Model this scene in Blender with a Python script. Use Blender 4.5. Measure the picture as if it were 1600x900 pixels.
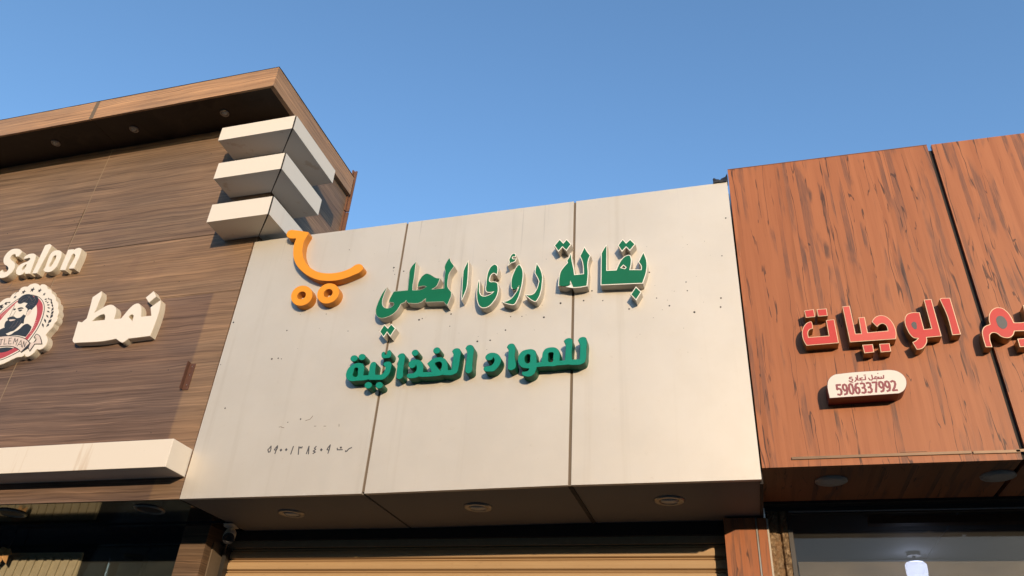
import bpy, bmesh, math, json, random
from mathutils import Vector
from mathutils.geometry import tessellate_polygon
R = math.radians
random.seed(7)
for o in list(bpy.data.objects):
    bpy.data.objects.remove(o)
SC = bpy.context.scene
COL = SC.collection

# ------------------------------------------------------------------ camera
cam_d = bpy.data.cameras.new("camera")
cam = bpy.data.objects.new("camera", cam_d)
COL.objects.link(cam)
SC.camera = cam
cam_d.sensor_fit = 'HORIZONTAL'
cam_d.sensor_width = 36.0
cam_d.lens = 36.0 * 1199.2 / 1600.0
cam_d.clip_start = 0.05
cam_d.clip_end = 5000
YAW, PITCH, ROLL = R(17.556), R(32.015), R(3.870)
from mathutils import Matrix
fw = Vector((-math.sin(YAW) * math.cos(PITCH), math.cos(YAW) * math.cos(PITCH), math.sin(PITCH)))
rt = Vector((math.cos(YAW), math.sin(YAW), 0))
up = rt.cross(fw)
rt, up = math.cos(ROLL) * rt + math.sin(ROLL) * up, -math.sin(ROLL) * rt + math.cos(ROLL) * up
m = Matrix((rt, up, -fw)).transposed().to_4x4()
m.translation = Vector((0, -4.3, 1.6))
cam.matrix_world = m

# ------------------------------------------------------------------ sky, sun, exposure
SUN_EL, SUN_AZ = 11.2, 26.3            # azimuth: degrees to the right of straight behind the viewer
w = bpy.data.worlds.new("World")
SC.world = w
w.use_nodes = True
nt = w.node_tree
sky = nt.nodes.new('ShaderNodeTexSky')
sky.sky_type = 'NISHITA'
sky.sun_disc = False
sky.sun_elevation = R(SUN_EL)
sky.sun_rotation = R(180 - SUN_AZ)
sky.altitude = 300
sky.air_density = 1.2
sky.dust_density = 0.6
sky.ozone_density = 3.7
bgn = nt.nodes['Background']
bgn.inputs['Strength'].default_value = 0.15
nt.links.new(sky.outputs['Color'], bgn.inputs['Color'])
sun_d = bpy.data.lights.new("sun", 'SUN')
sun_d.energy = 2.05
sun_d.angle = R(0.55)
sun_d.color = (1.0, 0.75, 0.49)
sun = bpy.data.objects.new("sun", sun_d)
COL.objects.link(sun)
to_sun = Vector((math.sin(R(SUN_AZ)) * math.cos(R(SUN_EL)), -math.cos(R(SUN_AZ)) * math.cos(R(SUN_EL)), math.sin(R(SUN_EL))))
sun.rotation_euler = to_sun.to_track_quat('Z', 'Y').to_euler()
sun.location = (10, -20, 8)
vs = SC.view_settings
SC.display_settings.display_device = 'sRGB'
vs.view_transform = 'Standard'
vs.look = 'None'
vs.exposure = 1.1
vs.gamma = 1.0
vs.use_curve_mapping = False

# ------------------------------------------------------------------ materials
class N:
    """small helper to write node trees"""
    def __init__(s, name):
        s.m = bpy.data.materials.new(name); s.m.use_nodes = True
        s.t = s.m.node_tree; s.b = s.t.nodes['Principled BSDF']; s.out = s.t.nodes['Material Output']
        s.pos = None
    def n(s, typ, **k):
        x = s.t.nodes.new(typ)
        for a, v in k.items():
            setattr(x, a, v)
        return x
    def put(s, inp, v):
        if isinstance(v, bpy.types.NodeSocket): s.t.links.new(v, inp)
        else: inp.default_value = v
    def P(s):
        if s.pos is None:
            s.pos = s.n('ShaderNodeNewGeometry').outputs['Position']
        return s.pos
    def xyz(s):
        x = s.n('ShaderNodeSeparateXYZ'); s.put(x.inputs[0], s.P()); return x.outputs
    def map(s, scale, loc=(0, 0, 0), v=None):
        x = s.n('ShaderNodeMapping'); s.put(x.inputs['Vector'], v if v is not None else s.P())
        x.inputs['Scale'].default_value = scale; x.inputs['Location'].default_value = loc
        return x.outputs[0]
    def noise(s, v, scale=1, detail=4, rough=.55, dist=0):
        x = s.n('ShaderNodeTexNoise'); s.put(x.inputs['Vector'], v)
        x.inputs['Scale'].default_value = scale; x.inputs['Detail'].default_value = detail
        x.inputs['Roughness'].default_value = rough; x.inputs['Distortion'].default_value = dist
        return x.outputs['Fac']
    def math(s, op, a, b=0.0, c=None, clamp=False):
        x = s.n('ShaderNodeMath', operation=op, use_clamp=clamp)
        s.put(x.inputs[0], a); s.put(x.inputs[1], b)
        if c is not None: s.put(x.inputs[2], c)
        return x.outputs[0]
    def ss(s, v, a, b, lo=0.0, hi=1.0):
        x = s.n('ShaderNodeMapRange', interpolation_type='SMOOTHSTEP')
        s.put(x.inputs['Value'], v)
        x.inputs['From Min'].default_value = a; x.inputs['From Max'].default_value = b
        x.inputs['To Min'].default_value = lo; x.inputs['To Max'].default_value = hi
        return x.outputs[0]
    def ramp(s, f, stops):
        x = s.n('ShaderNodeValToRGB'); s.put(x.inputs[0], f)
        e = x.color_ramp.elements
        while len(e) < len(stops): e.new(.5)
        for el, (p, c) in zip(e, stops):
            el.position = p; el.color = (*c, 1)
        return x.outputs[0]
    def mix(s, f, a, b, mode='MIX'):
        x = s.n('ShaderNodeMix', data_type='RGBA', blend_type=mode)
        s.put(x.inputs['Factor'], f)
        s.put(x.inputs['A'], a if not isinstance(a, tuple) else (*a, 1)); s.put(x.inputs['B'], b if not isinstance(b, tuple) else (*b, 1))
        return x.outputs['Result']
    def bump(s, h, strength=.2, dist=.002):
        x = s.n('ShaderNodeBump'); s.put(x.inputs['Height'], h)
        x.inputs['Strength'].default_value = strength; x.inputs['Distance'].default_value = dist
        s.t.links.new(x.outputs[0], s.b.inputs['Normal'])
    def fin(s, col=None, rough=None, metal=None, spec=None):
        if col is not None: s.put(s.b.inputs['Base Color'], col if not isinstance(col, tuple) else (*col, 1))
        if rough is not None: s.put(s.b.inputs['Roughness'], rough)
        if metal is not None: s.put(s.b.inputs['Metallic'], metal)
        if spec is not None: s.b.inputs['Specular IOR Level'].default_value = spec
        return s.m

def plain(name, col, rough=.5, metal=0, spec=.5, var=.12, scale=30):
    n = N(name)
    f = n.noise(n.P(), scale, 5, .6)
    c = n.mix(f, tuple(x * (1 - var) for x in col), tuple(min(1, x * (1 + var)) for x in col))
    return n.fin(c, rough, metal, spec)

def panel_grey():
    n = N("satin_grey_beige_panel")
    streak = n.noise(n.map((9, 1, .35)), 1, 5, .6)
    blot = n.noise(n.P(), 1.7, 5, .6)
    dust = n.noise(n.map((1, 1, 1), (3, 1, 2)), 14, 6, .7)
    c = n.mix(n.ss(blot, .3, .7), (.565, .523, .452), (.605, .563, .49))
    c = n.mix(n.ss(streak, .56, .74, 0, .35), c, (.47, .42, .34))
    c = n.mix(n.ss(dust, .62, .75, 0, .25), c, (.33, .30, .26))
    z = n.xyz()[2]
    # grime band under the letters and thin rain runs
    runs = n.noise(n.map((34, 1, .5), (1.3, 0, 0)), 1, 3, .5)
    c = n.mix(n.math('MULTIPLY', n.ss(runs, .66, .74), n.ss(z, 5.12, 4.4, .45, 0)), c, (.30, .275, .245))
    n.bump(n.noise(n.map((1, 1, 1)), 2.2, 2, .5), .12, .02)
    return n.fin(c, n.ss(dust, .3, .8, .47, .58), .36, .4)

def wood_brown(name, patch=True, light=1.0, stops=None):
    n = N(name)
    def k(c): return tuple(x * light for x in c)
    warp = n.noise(n.map((1.1, 1, 3.0)), 1.3, 3, .55)
    wv = n.n('ShaderNodeVectorMath', operation='ADD')
    cb = n.n('ShaderNodeCombineXYZ'); n.put(cb.inputs[2], n.math('MULTIPLY', n.math('SUBTRACT', warp, .5), .055))
    n.put(wv.inputs[0], n.P()); n.put(wv.inputs[1], cb.outputs[0])
    v = wv.outputs[0]
    g1 = n.noise(n.map((.5, 1.5, 26), v=v), 1.2, 6, .62, .25)
    g2 = n.noise(n.map((1.3, 2, 170), v=v), 1, 5, .68)
    g3 = n.noise(n.map((.30, 1, 3.2), (4, 2, 1), v), 1.2, 3, .5)
    g4 = n.noise(n.map((.8, 1, 75), (1, 7, 3), v), 1, 4, .62, .5)
    c = n.ramp(g1, stops or [(.28, k((.104, .069, .047))), (.45, k((.144, .098, .068))), (.58, k((.178, .122, .084))), (.75, k((.225, .158, .110)))])
    dk = n.mix(1.0, c, (.52, .50, .49), 'MULTIPLY')
    c = n.mix(n.ss(g2, .46, .66, 0, .55), c, dk)
    c = n.mix(n.ss(g4, .53, .62, 0, .80), c, dk)
    c = n.mix(n.ss(g4, .45, .36, 0, .45), c, n.mix(1.0, c, (1.35, 1.33, 1.30), 'MULTIPLY'))
    c = n.mix(n.ss(g3, .42, .62, .0, .35), c, n.mix(1.0, c, (1.22, 1.10, .95), 'MULTIPLY'))
    g5 = n.noise(n.map((1.0, 1, 130), (2, 5, 9), v), 1, 3, .6, .4)
    c = n.mix(n.ss(g5, .55, .64, 0, .75), c, n.mix(1.0, c, (1.6, 1.55, 1.50), 'MULTIPLY'))
    big = n.noise(n.map((.9, 1, 1.6), (8, 0, 3)), 1, 3, .55)
    c = n.mix(n.ss(big, .40, .62, 0, .55), c, n.mix(1.0, c, (1.42, 1.36, 1.24), 'MULTIPLY'))
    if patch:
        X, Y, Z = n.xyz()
        # greyer, darker rectangle, lighter wood beside and above it, and soft smudges
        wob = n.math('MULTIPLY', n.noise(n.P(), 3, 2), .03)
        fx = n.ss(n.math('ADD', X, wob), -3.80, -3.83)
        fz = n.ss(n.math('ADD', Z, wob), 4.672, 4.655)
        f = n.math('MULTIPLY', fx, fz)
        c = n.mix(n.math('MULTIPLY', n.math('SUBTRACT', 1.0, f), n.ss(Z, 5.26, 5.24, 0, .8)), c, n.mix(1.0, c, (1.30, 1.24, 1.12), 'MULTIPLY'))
        def smudge(cx, cz, rx, rz, lean):
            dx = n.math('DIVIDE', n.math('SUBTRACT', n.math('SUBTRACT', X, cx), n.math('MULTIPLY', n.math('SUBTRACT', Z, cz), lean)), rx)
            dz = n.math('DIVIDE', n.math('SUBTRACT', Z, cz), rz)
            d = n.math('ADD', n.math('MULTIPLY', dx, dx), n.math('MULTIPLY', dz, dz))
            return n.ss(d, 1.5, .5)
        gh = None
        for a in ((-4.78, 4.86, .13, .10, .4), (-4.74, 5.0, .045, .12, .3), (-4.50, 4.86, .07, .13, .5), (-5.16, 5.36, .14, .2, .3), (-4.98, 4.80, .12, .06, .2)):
            q = smudge(*a); gh = q if gh is None else n.math('MAXIMUM', gh, q)
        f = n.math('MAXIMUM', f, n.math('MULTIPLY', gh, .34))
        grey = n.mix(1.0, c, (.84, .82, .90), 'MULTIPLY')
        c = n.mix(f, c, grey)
    fl = n.noise(n.P(), 60, 3, .6)
    c = n.mix(n.ss(fl, .74, .80, 0, .5), c, k((.40, .32, .24)))
    n.bump(g2, .25, .0015)
    return n.fin(c, n.ss(g1, .2, .8, .42, .56), 0, .25)

def wood_red(name, seed=0, light=1.0):
    n = N(name)
    def lt(c): return tuple(x * light for x in c)
    X, Y, Z = n.xyz()
    warp = n.noise(n.map((1.5, 1, 1.1), (seed, 0, 0)), 1.5, 3, .5)
    cb = n.n('ShaderNodeCombineXYZ'); n.put(cb.inputs[0], n.math('MULTIPLY', n.math('SUBTRACT', warp, .5), .07))
    wv = n.n('ShaderNodeVectorMath', operation='ADD'); n.put(wv.inputs[0], n.P()); n.put(wv.inputs[1], cb.outputs[0])
    v = wv.outputs[0]
    # printed planks of unequal width, each with its own piece of grain
    pv = n.n('ShaderNodeTexVoronoi', voronoi_dimensions='1D', feature='F1'); n.put(pv.inputs['W'], n.math('MULTIPLY', X, 7.0)); pv.inputs['Randomness'].default_value = .9
    plank = n.n('ShaderNodeSeparateColor'); n.put(plank.inputs[0], pv.outputs['Color'])
    cb2 = n.n('ShaderNodeCombineXYZ'); n.put(cb2.inputs[0], n.math('MULTIPLY', plank.outputs[2], 3.0)); n.put(cb2.inputs[1], n.math('MULTIPLY', plank.outputs[0], 31.0)); n.put(cb2.inputs[2], n.math('MULTIPLY', plank.outputs[1], 17.0))
    w2 = n.n('ShaderNodeVectorMath', operation='ADD'); n.put(w2.inputs[0], v); n.put(w2.inputs[1], cb2.outputs[0]); v = w2.outputs[0]
    g1 = n.noise(n.map((9, 1, .55), (seed, 0, 0), v), 1, 5, .55, .3)
    tex = n.noise(n.map((210, 1, 7), (seed, 1, 0), v), 1, 3, .7)
    fine = n.noise(n.map((130, 1, 2.4), (seed, 3, 0), v), 1, 5, .65)
    c = n.ramp(g1, [(.25, lt((.285, .102, .040))), (.42, lt((.345, .122, .049))), (.60, lt((.385, .140, .057))), (.8, lt((.42, .160, .068)))])
    c = n.mix(n.math('MULTIPLY', plank.outputs[0], .40), c, n.mix(1.0, c, (.80, .74, .74), 'MULTIPLY'))
    c = n.mix(n.ss(tex, .55, .72, 0, .16), c, n.mix(1.0, c, (.6, .5, .48), 'MULTIPLY'))
    c = n.mix(n.ss(fine, .48, .72, 0, .28), c, n.mix(1.0, c, (.66, .58, .56), 'MULTIPLY'))
    # long grey-brown heartwood stains, some in each plank
    st = n.noise(n.map((5.8, 1, .95), (seed + 7, 0, 2), v), 1, 4, .55, .4)
    heart = n.math('MULTIPLY', n.ss(st, .525, .62), n.ss(tex, .30, .62, .45, 1.0))
    c = n.mix(n.math('MULTIPLY', heart, .66), c, lt((.125, .060, .042)))
    st2 = n.noise(n.map((24, 1, 3.4), (seed + 2, 0, 5), v), 1, 4, .6, .5)
    c = n.mix(n.math('MULTIPLY', n.ss(st2, .50, .64), n.math('MULTIPLY', heart, .55)), c, lt((.075, .044, .036)))
    # knots
    vk = n.n('ShaderNodeTexVoronoi', feature='F1'); n.put(vk.inputs['Vector'], n.map((5.0, .01, 1.7), (seed + .3, 0, .4), v)); vk.inputs['Scale'].default_value = 1
    kd = n.math('ADD', vk.outputs['Distance'], n.math('MULTIPLY', n.math('SUBTRACT', n.noise(n.map((40, 1, 18)), 1, 3), .5), .10))
    c = n.mix(n.ss(kd, .16, .05, 0, .8), c, lt((.075, .042, .032)))
    # drying cracks: thin dark lines, a few in each plank
    for fx, fz, sd in ((6, .45, 4), (10, .7, 13)):
        cr = n.noise(n.map((fx, 1, fz), (seed + sd, 0, 0), v), 1, 4, .5, .3)
        line = n.ss(n.math('ABSOLUTE', n.math('SUBTRACT', cr, .5)), .0075, .003)
        mask = n.ss(n.noise(n.map((5, 1, 1.0), (seed + 9 + sd, 0, 0), v), 1, 3), .49, .56)
        c = n.mix(n.math('MULTIPLY', n.math('MULTIPLY', line, mask), .85), c, lt((.06, .028, .019)))
    n.bump(fine, .12, .001)
    return n.fin(c, .48, 0, .25)

def bar_cream():
    n = N("cream_painted_trim")
    st = n.noise(n.map((7, 7, .6)), 1, 5, .6)
    gr = n.noise(n.P(), 22, 5, .65)
    c = n.mix(n.ss(st, .60, .70, 0, .65), (.68, .622, .53), (.52, .405, .285))
    c = n.mix(n.ss(gr, .66, .76, 0, .35), c, (.43, .37, .30))
    return n.fin(c, .42, 0, .45)

def shutter_mat():
    n = N("tan_painted_steel")
    f = n.noise(n.map((1.2, 1, 10)), 2, 5, .6); g = n.noise(n.P(), 24, 5, .7)
    c = n.mix(f, (.385, .255, .135), (.47, .32, .175))
    c = n.mix(n.ss(g, .6, .75, 0, .45), c, (.27, .18, .10))
    return n.fin(c, .5, 0, .4)

def plaster():
    n = N("crumbling_ochre_plaster")
    a = n.noise(n.P(), 40, 8, .7); b = n.noise(n.map((1, 1, .4)), 22, 4, .6)
    c = n.ramp(a, [(.3, (.07, .045, .026)), (.48, (.20, .13, .07)), (.62, (.30, .215, .13)), (.8, (.46, .39, .29))])
    c = n.mix(n.ss(b, .5, .6, 0, .7), c, (.20, .11, .05))
    n.bump(a, .9, .01)
    return n.fin(c, .9)

def glass_mat(name, dust, col, tint=(.55, .58, .56), refl=.92):
    n = N(name)
    tr = n.n('ShaderNodeBsdfTransparent'); tr.inputs[0].default_value = (*tint, 1)
    df = n.n('ShaderNodeBsdfDiffuse')
    sm = n.noise(n.map((2, 2, 6)), 1.6, 5, .6)
    n.put(df.inputs[0], n.mix(sm, tuple(x * .75 for x in col), col))
    gl = n.n('ShaderNodeBsdfGlossy'); gl.inputs['Roughness'].default_value = .02; gl.inputs['Color'].default_value = (refl, refl, refl, 1)
    m1 = n.n('ShaderNodeMixShader'); n.put(m1.inputs[0], n.ss(sm, .2, .8, dust * .75, dust * 1.25)); n.put(m1.inputs[1], tr.outputs[0]); n.put(m1.inputs[2], df.outputs[0])
    fr = n.n('ShaderNodeFresnel'); fr.inputs[0].default_value = 1.42
    m2 = n.n('ShaderNodeMixShader'); n.put(m2.inputs[0], fr.outputs[0]); n.put(m2.inputs[1], m1.outputs[0]); n.put(m2.inputs[2], gl.outputs[0])
    n.t.links.new(m2.outputs[0], n.out.inputs['Surface'])
    return n.m

def emit(name, col, s):
    n = N(name)
    n.b.inputs['Emission Color'].default_value = (*col, 1); n.b.inputs['Emission Strength'].default_value = s
    return n.fin(col, .5)

def ground_mat(name, a, b, sc):
    n = N(name)
    f = n.noise(n.P(), sc, 8, .65); g = n.noise(n.P(), .6, 4, .6)
    c = n.mix(f, a, b); c = n.mix(n.ss(g, .4, .7, 0, .4), c, tuple(x * .7 for x in a))
    n.bump(f, .3, .01)
    return n.fin(c, .9)

M = dict(
    panel=panel_grey(), brown=wood_brown("patchy_brown_wood_laminate"), brown2=wood_brown("tan_wood_laminate_cap", False, 1.0, [(.3, (.25, .155, .090)), (.45, (.29, .18, .105)), (.6, (.315, .197, .116)), (.75, (.33, .21, .126))]),
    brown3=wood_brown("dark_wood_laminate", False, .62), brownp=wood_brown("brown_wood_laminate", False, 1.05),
    red=wood_red("red_brown_wood_laminate", 0), red2=wood_red("red_brown_wood_laminate_post", 11),
    brownq=wood_brown("brown_wood_laminate_post", False, .72), cream=bar_cream(), shutter=shutter_mat(), plaster=plaster(),
    seal=plain("grey_brown_joint_sealant", (.135, .10, .066), .75), dark=plain("shadowy_dark_backing", (.016, .012, .010), .8),
    soffit=plain("shade_toned_grey_soffit", (.168, .152, .134), .6, 0, .25, .05, 3), gloss=plain("glossy_black_panel", (.010, .008, .007), .07, 0, .6),  # soffit: facade panel grey with the shade below put into its colour
    dsoffit=wood_brown("dark_walnut_soffit", False, .14), redsoffit=wood_red("shade_darkened_red_soffit", 5, .8),  # red soffit: panel wood darkened in colour for its shaded underside
    can=plain("cream_letter_return", (.47, .43, .365), .5, 0, .4, .10, 18), cface=plain("cream_acrylic_face", (.80, .78, .70), .35, 0, .22, 0.06, 9),
    green=plain("green_vinyl_face", (.004, .132, .062), .5, 0, .22, 0.16, 7), gside=plain("dark_green_letter_return", (.004, .085, .045), .5, 0, .22, .15),
    teal=plain("sea_green_acrylic_face", (.006, .215, .150), .45, 0, .22, 0.13, 8),
    redf=plain("coral_red_acrylic_face", (.52, .054, .044), .35, 0, .22, 0.12, 6), redl=plain("faded_coral_acrylic_face", (.60, .105, .082), .35, 0, .22, 0.1, 6), brass=plain("brass_letter_return", (.30, .19, .07), .42, .45, .5, .15, 25),
    rim=plain("pale_gold_letter_rim", (.64, .43, .27), .4, .1, .5), slate=plain("dark_slate_hole_fill", (.055, .055, .055), .5),
    orange=plain("orange_letter_face", (.74, .285, .025), .45, 0, .22, 0.09, 7), oside=plain("orange_letter_return", (.50, .19, .030), .5, 0, .22, .12),
    ivory=plain("ivory_acrylic", (.70, .655, .58), .38, 0, .22, .03), ivside=plain("ivory_letter_return", (.66, .58, .44), .5, 0, .4, .12, 20),
    maroon=plain("maroon_print", (.22, .035, .045), .5), maroons=plain("dark_maroon_return", (.13, .018, .014), .45),
    ink=plain("dark_ink", (.030, .028, .030), .5, 0, .3), lintelm=plain("dusty_brown_steel_lintel", (.26, .20, .125), .6, 0, .3, .2), seam=plain("tan_seam_strip", (.23, .165, .105), .6), numi=plain("faded_blue_black_ink", (.060, .060, .066), .6), inkg=plain("grey_ink", (.16, .13, .13), .5), slateb=plain("slate_print", (.022, .026, .032), .5), bred=plain("brick_red_print", (.40, .055, .065), .5),
    bann=plain("pale_grey_banner_print", (.62, .52, .46), .5), steel=plain("brushed_steel_trim", (.27, .255, .235), .35, .7), lens=plain("frosted_lamp_lens", (.36, .345, .30), .3),
    white=plain("white_lamp_disc", (.34, .32, .29), .45), black=plain("black_rubber", (.015, .014, .016), .6), rust=plain("rusty_copper_trim", (.15, .072, .043), .55, .1, .4, .35, 12),
    umber=plain("dark_brown_steel_angle", (.10, .045, .028), .5, 0, .4, .3), bronze=plain("bronze_trim_strip", (.16, .095, .05), .45, .3, .5, .3, 14),
    camw=plain("dusty_white_camera_plastic", (.62, .57, .47), .5, 0, .4, .15), frame=plain("dark_aluminium_frame", (.06, .055, .05), .35, .6),
    glass=glass_mat("tinted_shop_glass", .12, (.17, .18, .165), (.66, .70, .68)), glass2=glass_mat("dusty_shop_glass", .075, (.20, .19, .165), (.78, .78, .78), .5),
    film=glass_mat("beige_frosted_film", .33, (.27, .24, .19), (.85, .85, .85), .45),
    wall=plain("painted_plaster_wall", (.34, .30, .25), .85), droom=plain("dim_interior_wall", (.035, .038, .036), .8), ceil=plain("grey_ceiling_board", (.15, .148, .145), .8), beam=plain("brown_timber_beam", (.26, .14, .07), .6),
    reflm=plain("beige_reflection_tone", (.27, .24, .16), .7, 0, .3, .25, 14),
    led=emit("lit_led_lens", (.62, .72, 1.0), 3.0), leaf=plain("dry_tan_leaf", (.42, .24, .10), .7, 0, .3, .25, 30),
    asphalt=ground_mat("asphalt", (.045, .043, .042), (.075, .07, .066), 18), pave=ground_mat("sandy_paving", (.085, .075, .062), (.12, .105, .088), 12), soil=ground_mat("dry_sandy_ground", (.08, .066, .05), (.11, .09, .068), 4),
    stone=ground_mat("pale_concrete_kerb", (.34, .32, .29), (.44, .41, .37), 20), paint=plain("white_road_paint", (.75, .74, .70), .7), beige=plain("beige_rendered_wall", (.20, .175, .13), .85, 0, .3, .1, 2),
)

# ------------------------------------------------------------------ object helpers
WORLD = {}
def tag(o, label=None, cat=None, group=None, kind=None):
    if label: o['label'] = label
    if cat: o['category'] = cat
    if group: o['group'] = group
    if kind: o['kind'] = kind
    return o
def thing(name, loc, label, cat, group=None):
    o = bpy.data.objects.new(name, None); COL.objects.link(o)
    o.empty_display_size = .1
    o.location = loc; WORLD[o] = Vector(loc)
    return tag(o, label, cat, group)
def part(name, vf, mat, parent=None, label=None, kind=None, smooth=False):
    """vf = (verts in world metres, faces); linked as one mesh object whose origin is its centre"""
    vs_, fs = vf
    vs_ = [Vector(v) for v in vs_]
    lo = Vector((min(v.x for v in vs_), min(v.y for v in vs_), min(v.z for v in vs_))); hi = Vector((max(v.x for v in vs_), max(v.y for v in vs_), max(v.z for v in vs_)))
    ctr = (lo + hi) / 2
    me = bpy.data.meshes.new(name)
    me.from_pydata([v - ctr for v in vs_], [], fs)
    bm = bmesh.new(); bm.from_mesh(me); bmesh.ops.recalc_face_normals(bm, faces=bm.faces); bm.to_mesh(me); bm.free()
    if smooth:
        for p in me.polygons: p.use_smooth = True
    for mm in (mat if isinstance(mat, (list, tuple)) else [mat]): me.materials.append(mm)
    o = bpy.data.objects.new(name, me); COL.objects.link(o)
    WORLD[o] = ctr
    if parent is not None:
        o.parent = parent; o.location = ctr - WORLD[parent]
    else: o.location = ctr
    if label: o['label'] = label
    if kind: o['kind'] = kind
    return o
def join(*parts):
    V, F = [], []
    for v, f in parts:
        k = len(V); V += list(v); F += [tuple(i + k for i in q) for q in f]
    return V, F
def box(x0, x1, y0, y1, z0, z1, bev=0.0):
    if bev <= 0:
        V = [(x, y, z) for x in (x0, x1) for y in (y0, y1) for z in (z0, z1)]
        return V, [(0, 1, 3, 2), (4, 6, 7, 5), (0, 4, 5, 1), (2, 3, 7, 6), (0, 2, 6, 4), (1, 5, 7, 3)]
    bm = bmesh.new()
    V, F = box(x0, x1, y0, y1, z0, z1)
    bv = [bm.verts.new(v) for v in V]
    for f in F: bm.faces.new([bv[i] for i in f])
    bmesh.ops.recalc_face_normals(bm, faces=bm.faces)
    bmesh.ops.bevel(bm, geom=list(bm.edges), offset=bev, segments=2, profile=.5, affect='EDGES')
    bm.verts.index_update()
    r = [tuple(v.co) for v in bm.verts], [tuple(v.index for v in f.verts) for f in bm.faces]
    bm.free()
    return r
def quadprism(pts, y0, y1):
    """pts: four (x, z) corners; prism between y0 (front) and y1"""
    V = [(x, y0, z) for x, z in pts] + [(x, y1, z) for x, z in pts]
    n = len(pts)
    return V, [tuple(range(n)), tuple(range(2 * n - 1, n - 1, -1))] + [(i, (i + 1) % n, n + (i + 1) % n, n + i) for i in range(n)]
def slab(pts, z0, z1):
    """pts: (x, y) outline; prism between z0 and z1"""
    n = len(pts)
    V = [(x, y, z0) for x, y in pts] + [(x, y, z1) for x, y in pts]
    return V, [tuple(range(n)), tuple(range(2 * n - 1, n - 1, -1))] + [(i, (i + 1) % n, n + (i + 1) % n, n + i) for i in range(n)]
def lathe(c, axis, prof, n=28):
    """prof: (radius, along axis)"""
    a = Vector(axis).normalized(); t = Vector((1, 0, 0)) if abs(a.x) < .9 else Vector((0, 1, 0))
    u = a.cross(t).normalized(); v = a.cross(u)
    V, F = [], []
    for r, h in prof:
        for i in range(n):
            q = 2 * math.pi * i / n
            V.append(Vector(c) + a * h + (u * math.cos(q) + v * math.sin(q)) * max(r, 1e-4))
    for k in range(len(prof) - 1):
        for i in range(n):
            j = (i + 1) % n
            F.append((k * n + i, k * n + j, (k + 1) * n + j, (k + 1) * n + i))
    F.append(tuple(range(n))); F.append(tuple(range(len(prof) * n - 1, (len(prof) - 1) * n - 1, -1)))
    return V, F
def tube(pts, r, n=8):
    pts = [Vector(p) for p in pts]; V, F = [], []
    for k, p in enumerate(pts):
        d = (pts[min(k + 1, len(pts) - 1)] - pts[max(k - 1, 0)]).normalized()
        t = Vector((0, 0, 1)) if abs(d.z) < .9 else Vector((1, 0, 0))
        u = d.cross(t).normalized(); v = d.cross(u)
        for i in range(n):
            q = 2 * math.pi * i / n; V.append(p + (u * math.cos(q) + v * math.sin(q)) * r)
    for k in range(len(pts) - 1):
        for i in range(n):
            j = (i + 1) % n; F.append((k * n + i, k * n + j, (k + 1) * n + j, (k + 1) * n + i))
    F.append(tuple(range(n))); F.append(tuple(range(len(pts) * n - 1, (len(pts) - 1) * n - 1, -1)))
    return V, F

# ---- outlines of letters: (x, z, corner) in 0.1 mm
def smooth(loop, n=5):
    P = [(x / 1e4, z / 1e4) for x, z, c in loop]; C = [c for _, _, c in loop]; L = len(P); out = []
    for i in range(L):
        p1, p2 = P[i], P[(i + 1) % L]
        out.append(p1)
        if C[i] and C[(i + 1) % L]: continue
        p0 = P[i - 1] if not C[i] else None; p3 = P[(i + 2) % L] if not C[(i + 1) % L] else None
        if p0 is None: p0 = (2 * p1[0] - p2[0], 2 * p1[1] - p2[1])
        if p3 is None: p3 = (2 * p2[0] - p1[0], 2 * p2[1] - p1[1])
        d1 = math.hypot(p1[0] - p0[0], p1[1] - p0[1]) + 1e-9; d2 = math.hypot(p2[0] - p1[0], p2[1] - p1[1]) + 1e-9; d3 = math.hypot(p3[0] - p2[0], p3[1] - p2[1]) + 1e-9
        if d2 < .0015: continue
        # centripetal-like tangents
        t1 = [((p1[k] - p0[k]) / d1 * d2 + (p2[k] - p1[k]) / d2 * d1) / (d1 + d2) * d2 for k in (0, 1)]
        t2 = [((p2[k] - p1[k]) / d2 * d3 + (p3[k] - p2[k]) / d3 * d2) / (d2 + d3) * d2 for k in (0, 1)]
        for s in range(1, n):
            u = s / n; a = 2 * u**3 - 3 * u**2 + 1; b = u**3 - 2 * u**2 + u; c = -2 * u**3 + 3 * u**2; d = u**3 - u**2
            out.append(tuple(a * p1[k] + b * t1[k] + c * p2[k] + d * t2[k] for k in (0, 1)))
    return out
def area(l):
    return .5 * sum(l[i - 1][0] * l[i][1] - l[i][0] * l[i - 1][1] for i in range(len(l)))
def orient(loops):
    """outer counter-clockwise, holes clockwise"""
    return [l if (area(l) > 0) == (i == 0) else l[::-1] for i, l in enumerate(loops)]
def offset(loop, d):
    """d > 0 grows the material"""
    if abs(d) < 1e-7: return list(loop)
    out = []; n = len(loop)
    for i in range(n):
        a, b, c = loop[i - 1], loop[i], loop[(i + 1) % n]
        e1 = Vector((b[0] - a[0], b[1] - a[1])); e2 = Vector((c[0] - b[0], c[1] - b[1]))
        if e1.length < 1e-9 or e2.length < 1e-9: out.append(b); continue
        e1.normalize(); e2.normalize()
        n1 = Vector((e1.y, -e1.x)); n2 = Vector((e2.y, -e2.x)); h = n1 + n2
        if h.length < .2: h = n1
        h.normalize(); k = min(1 / max(h.dot(n1), .3), 2.0)
        out.append((b[0] + h.x * d * k, b[1] + h.y * d * k))
    return out
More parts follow.
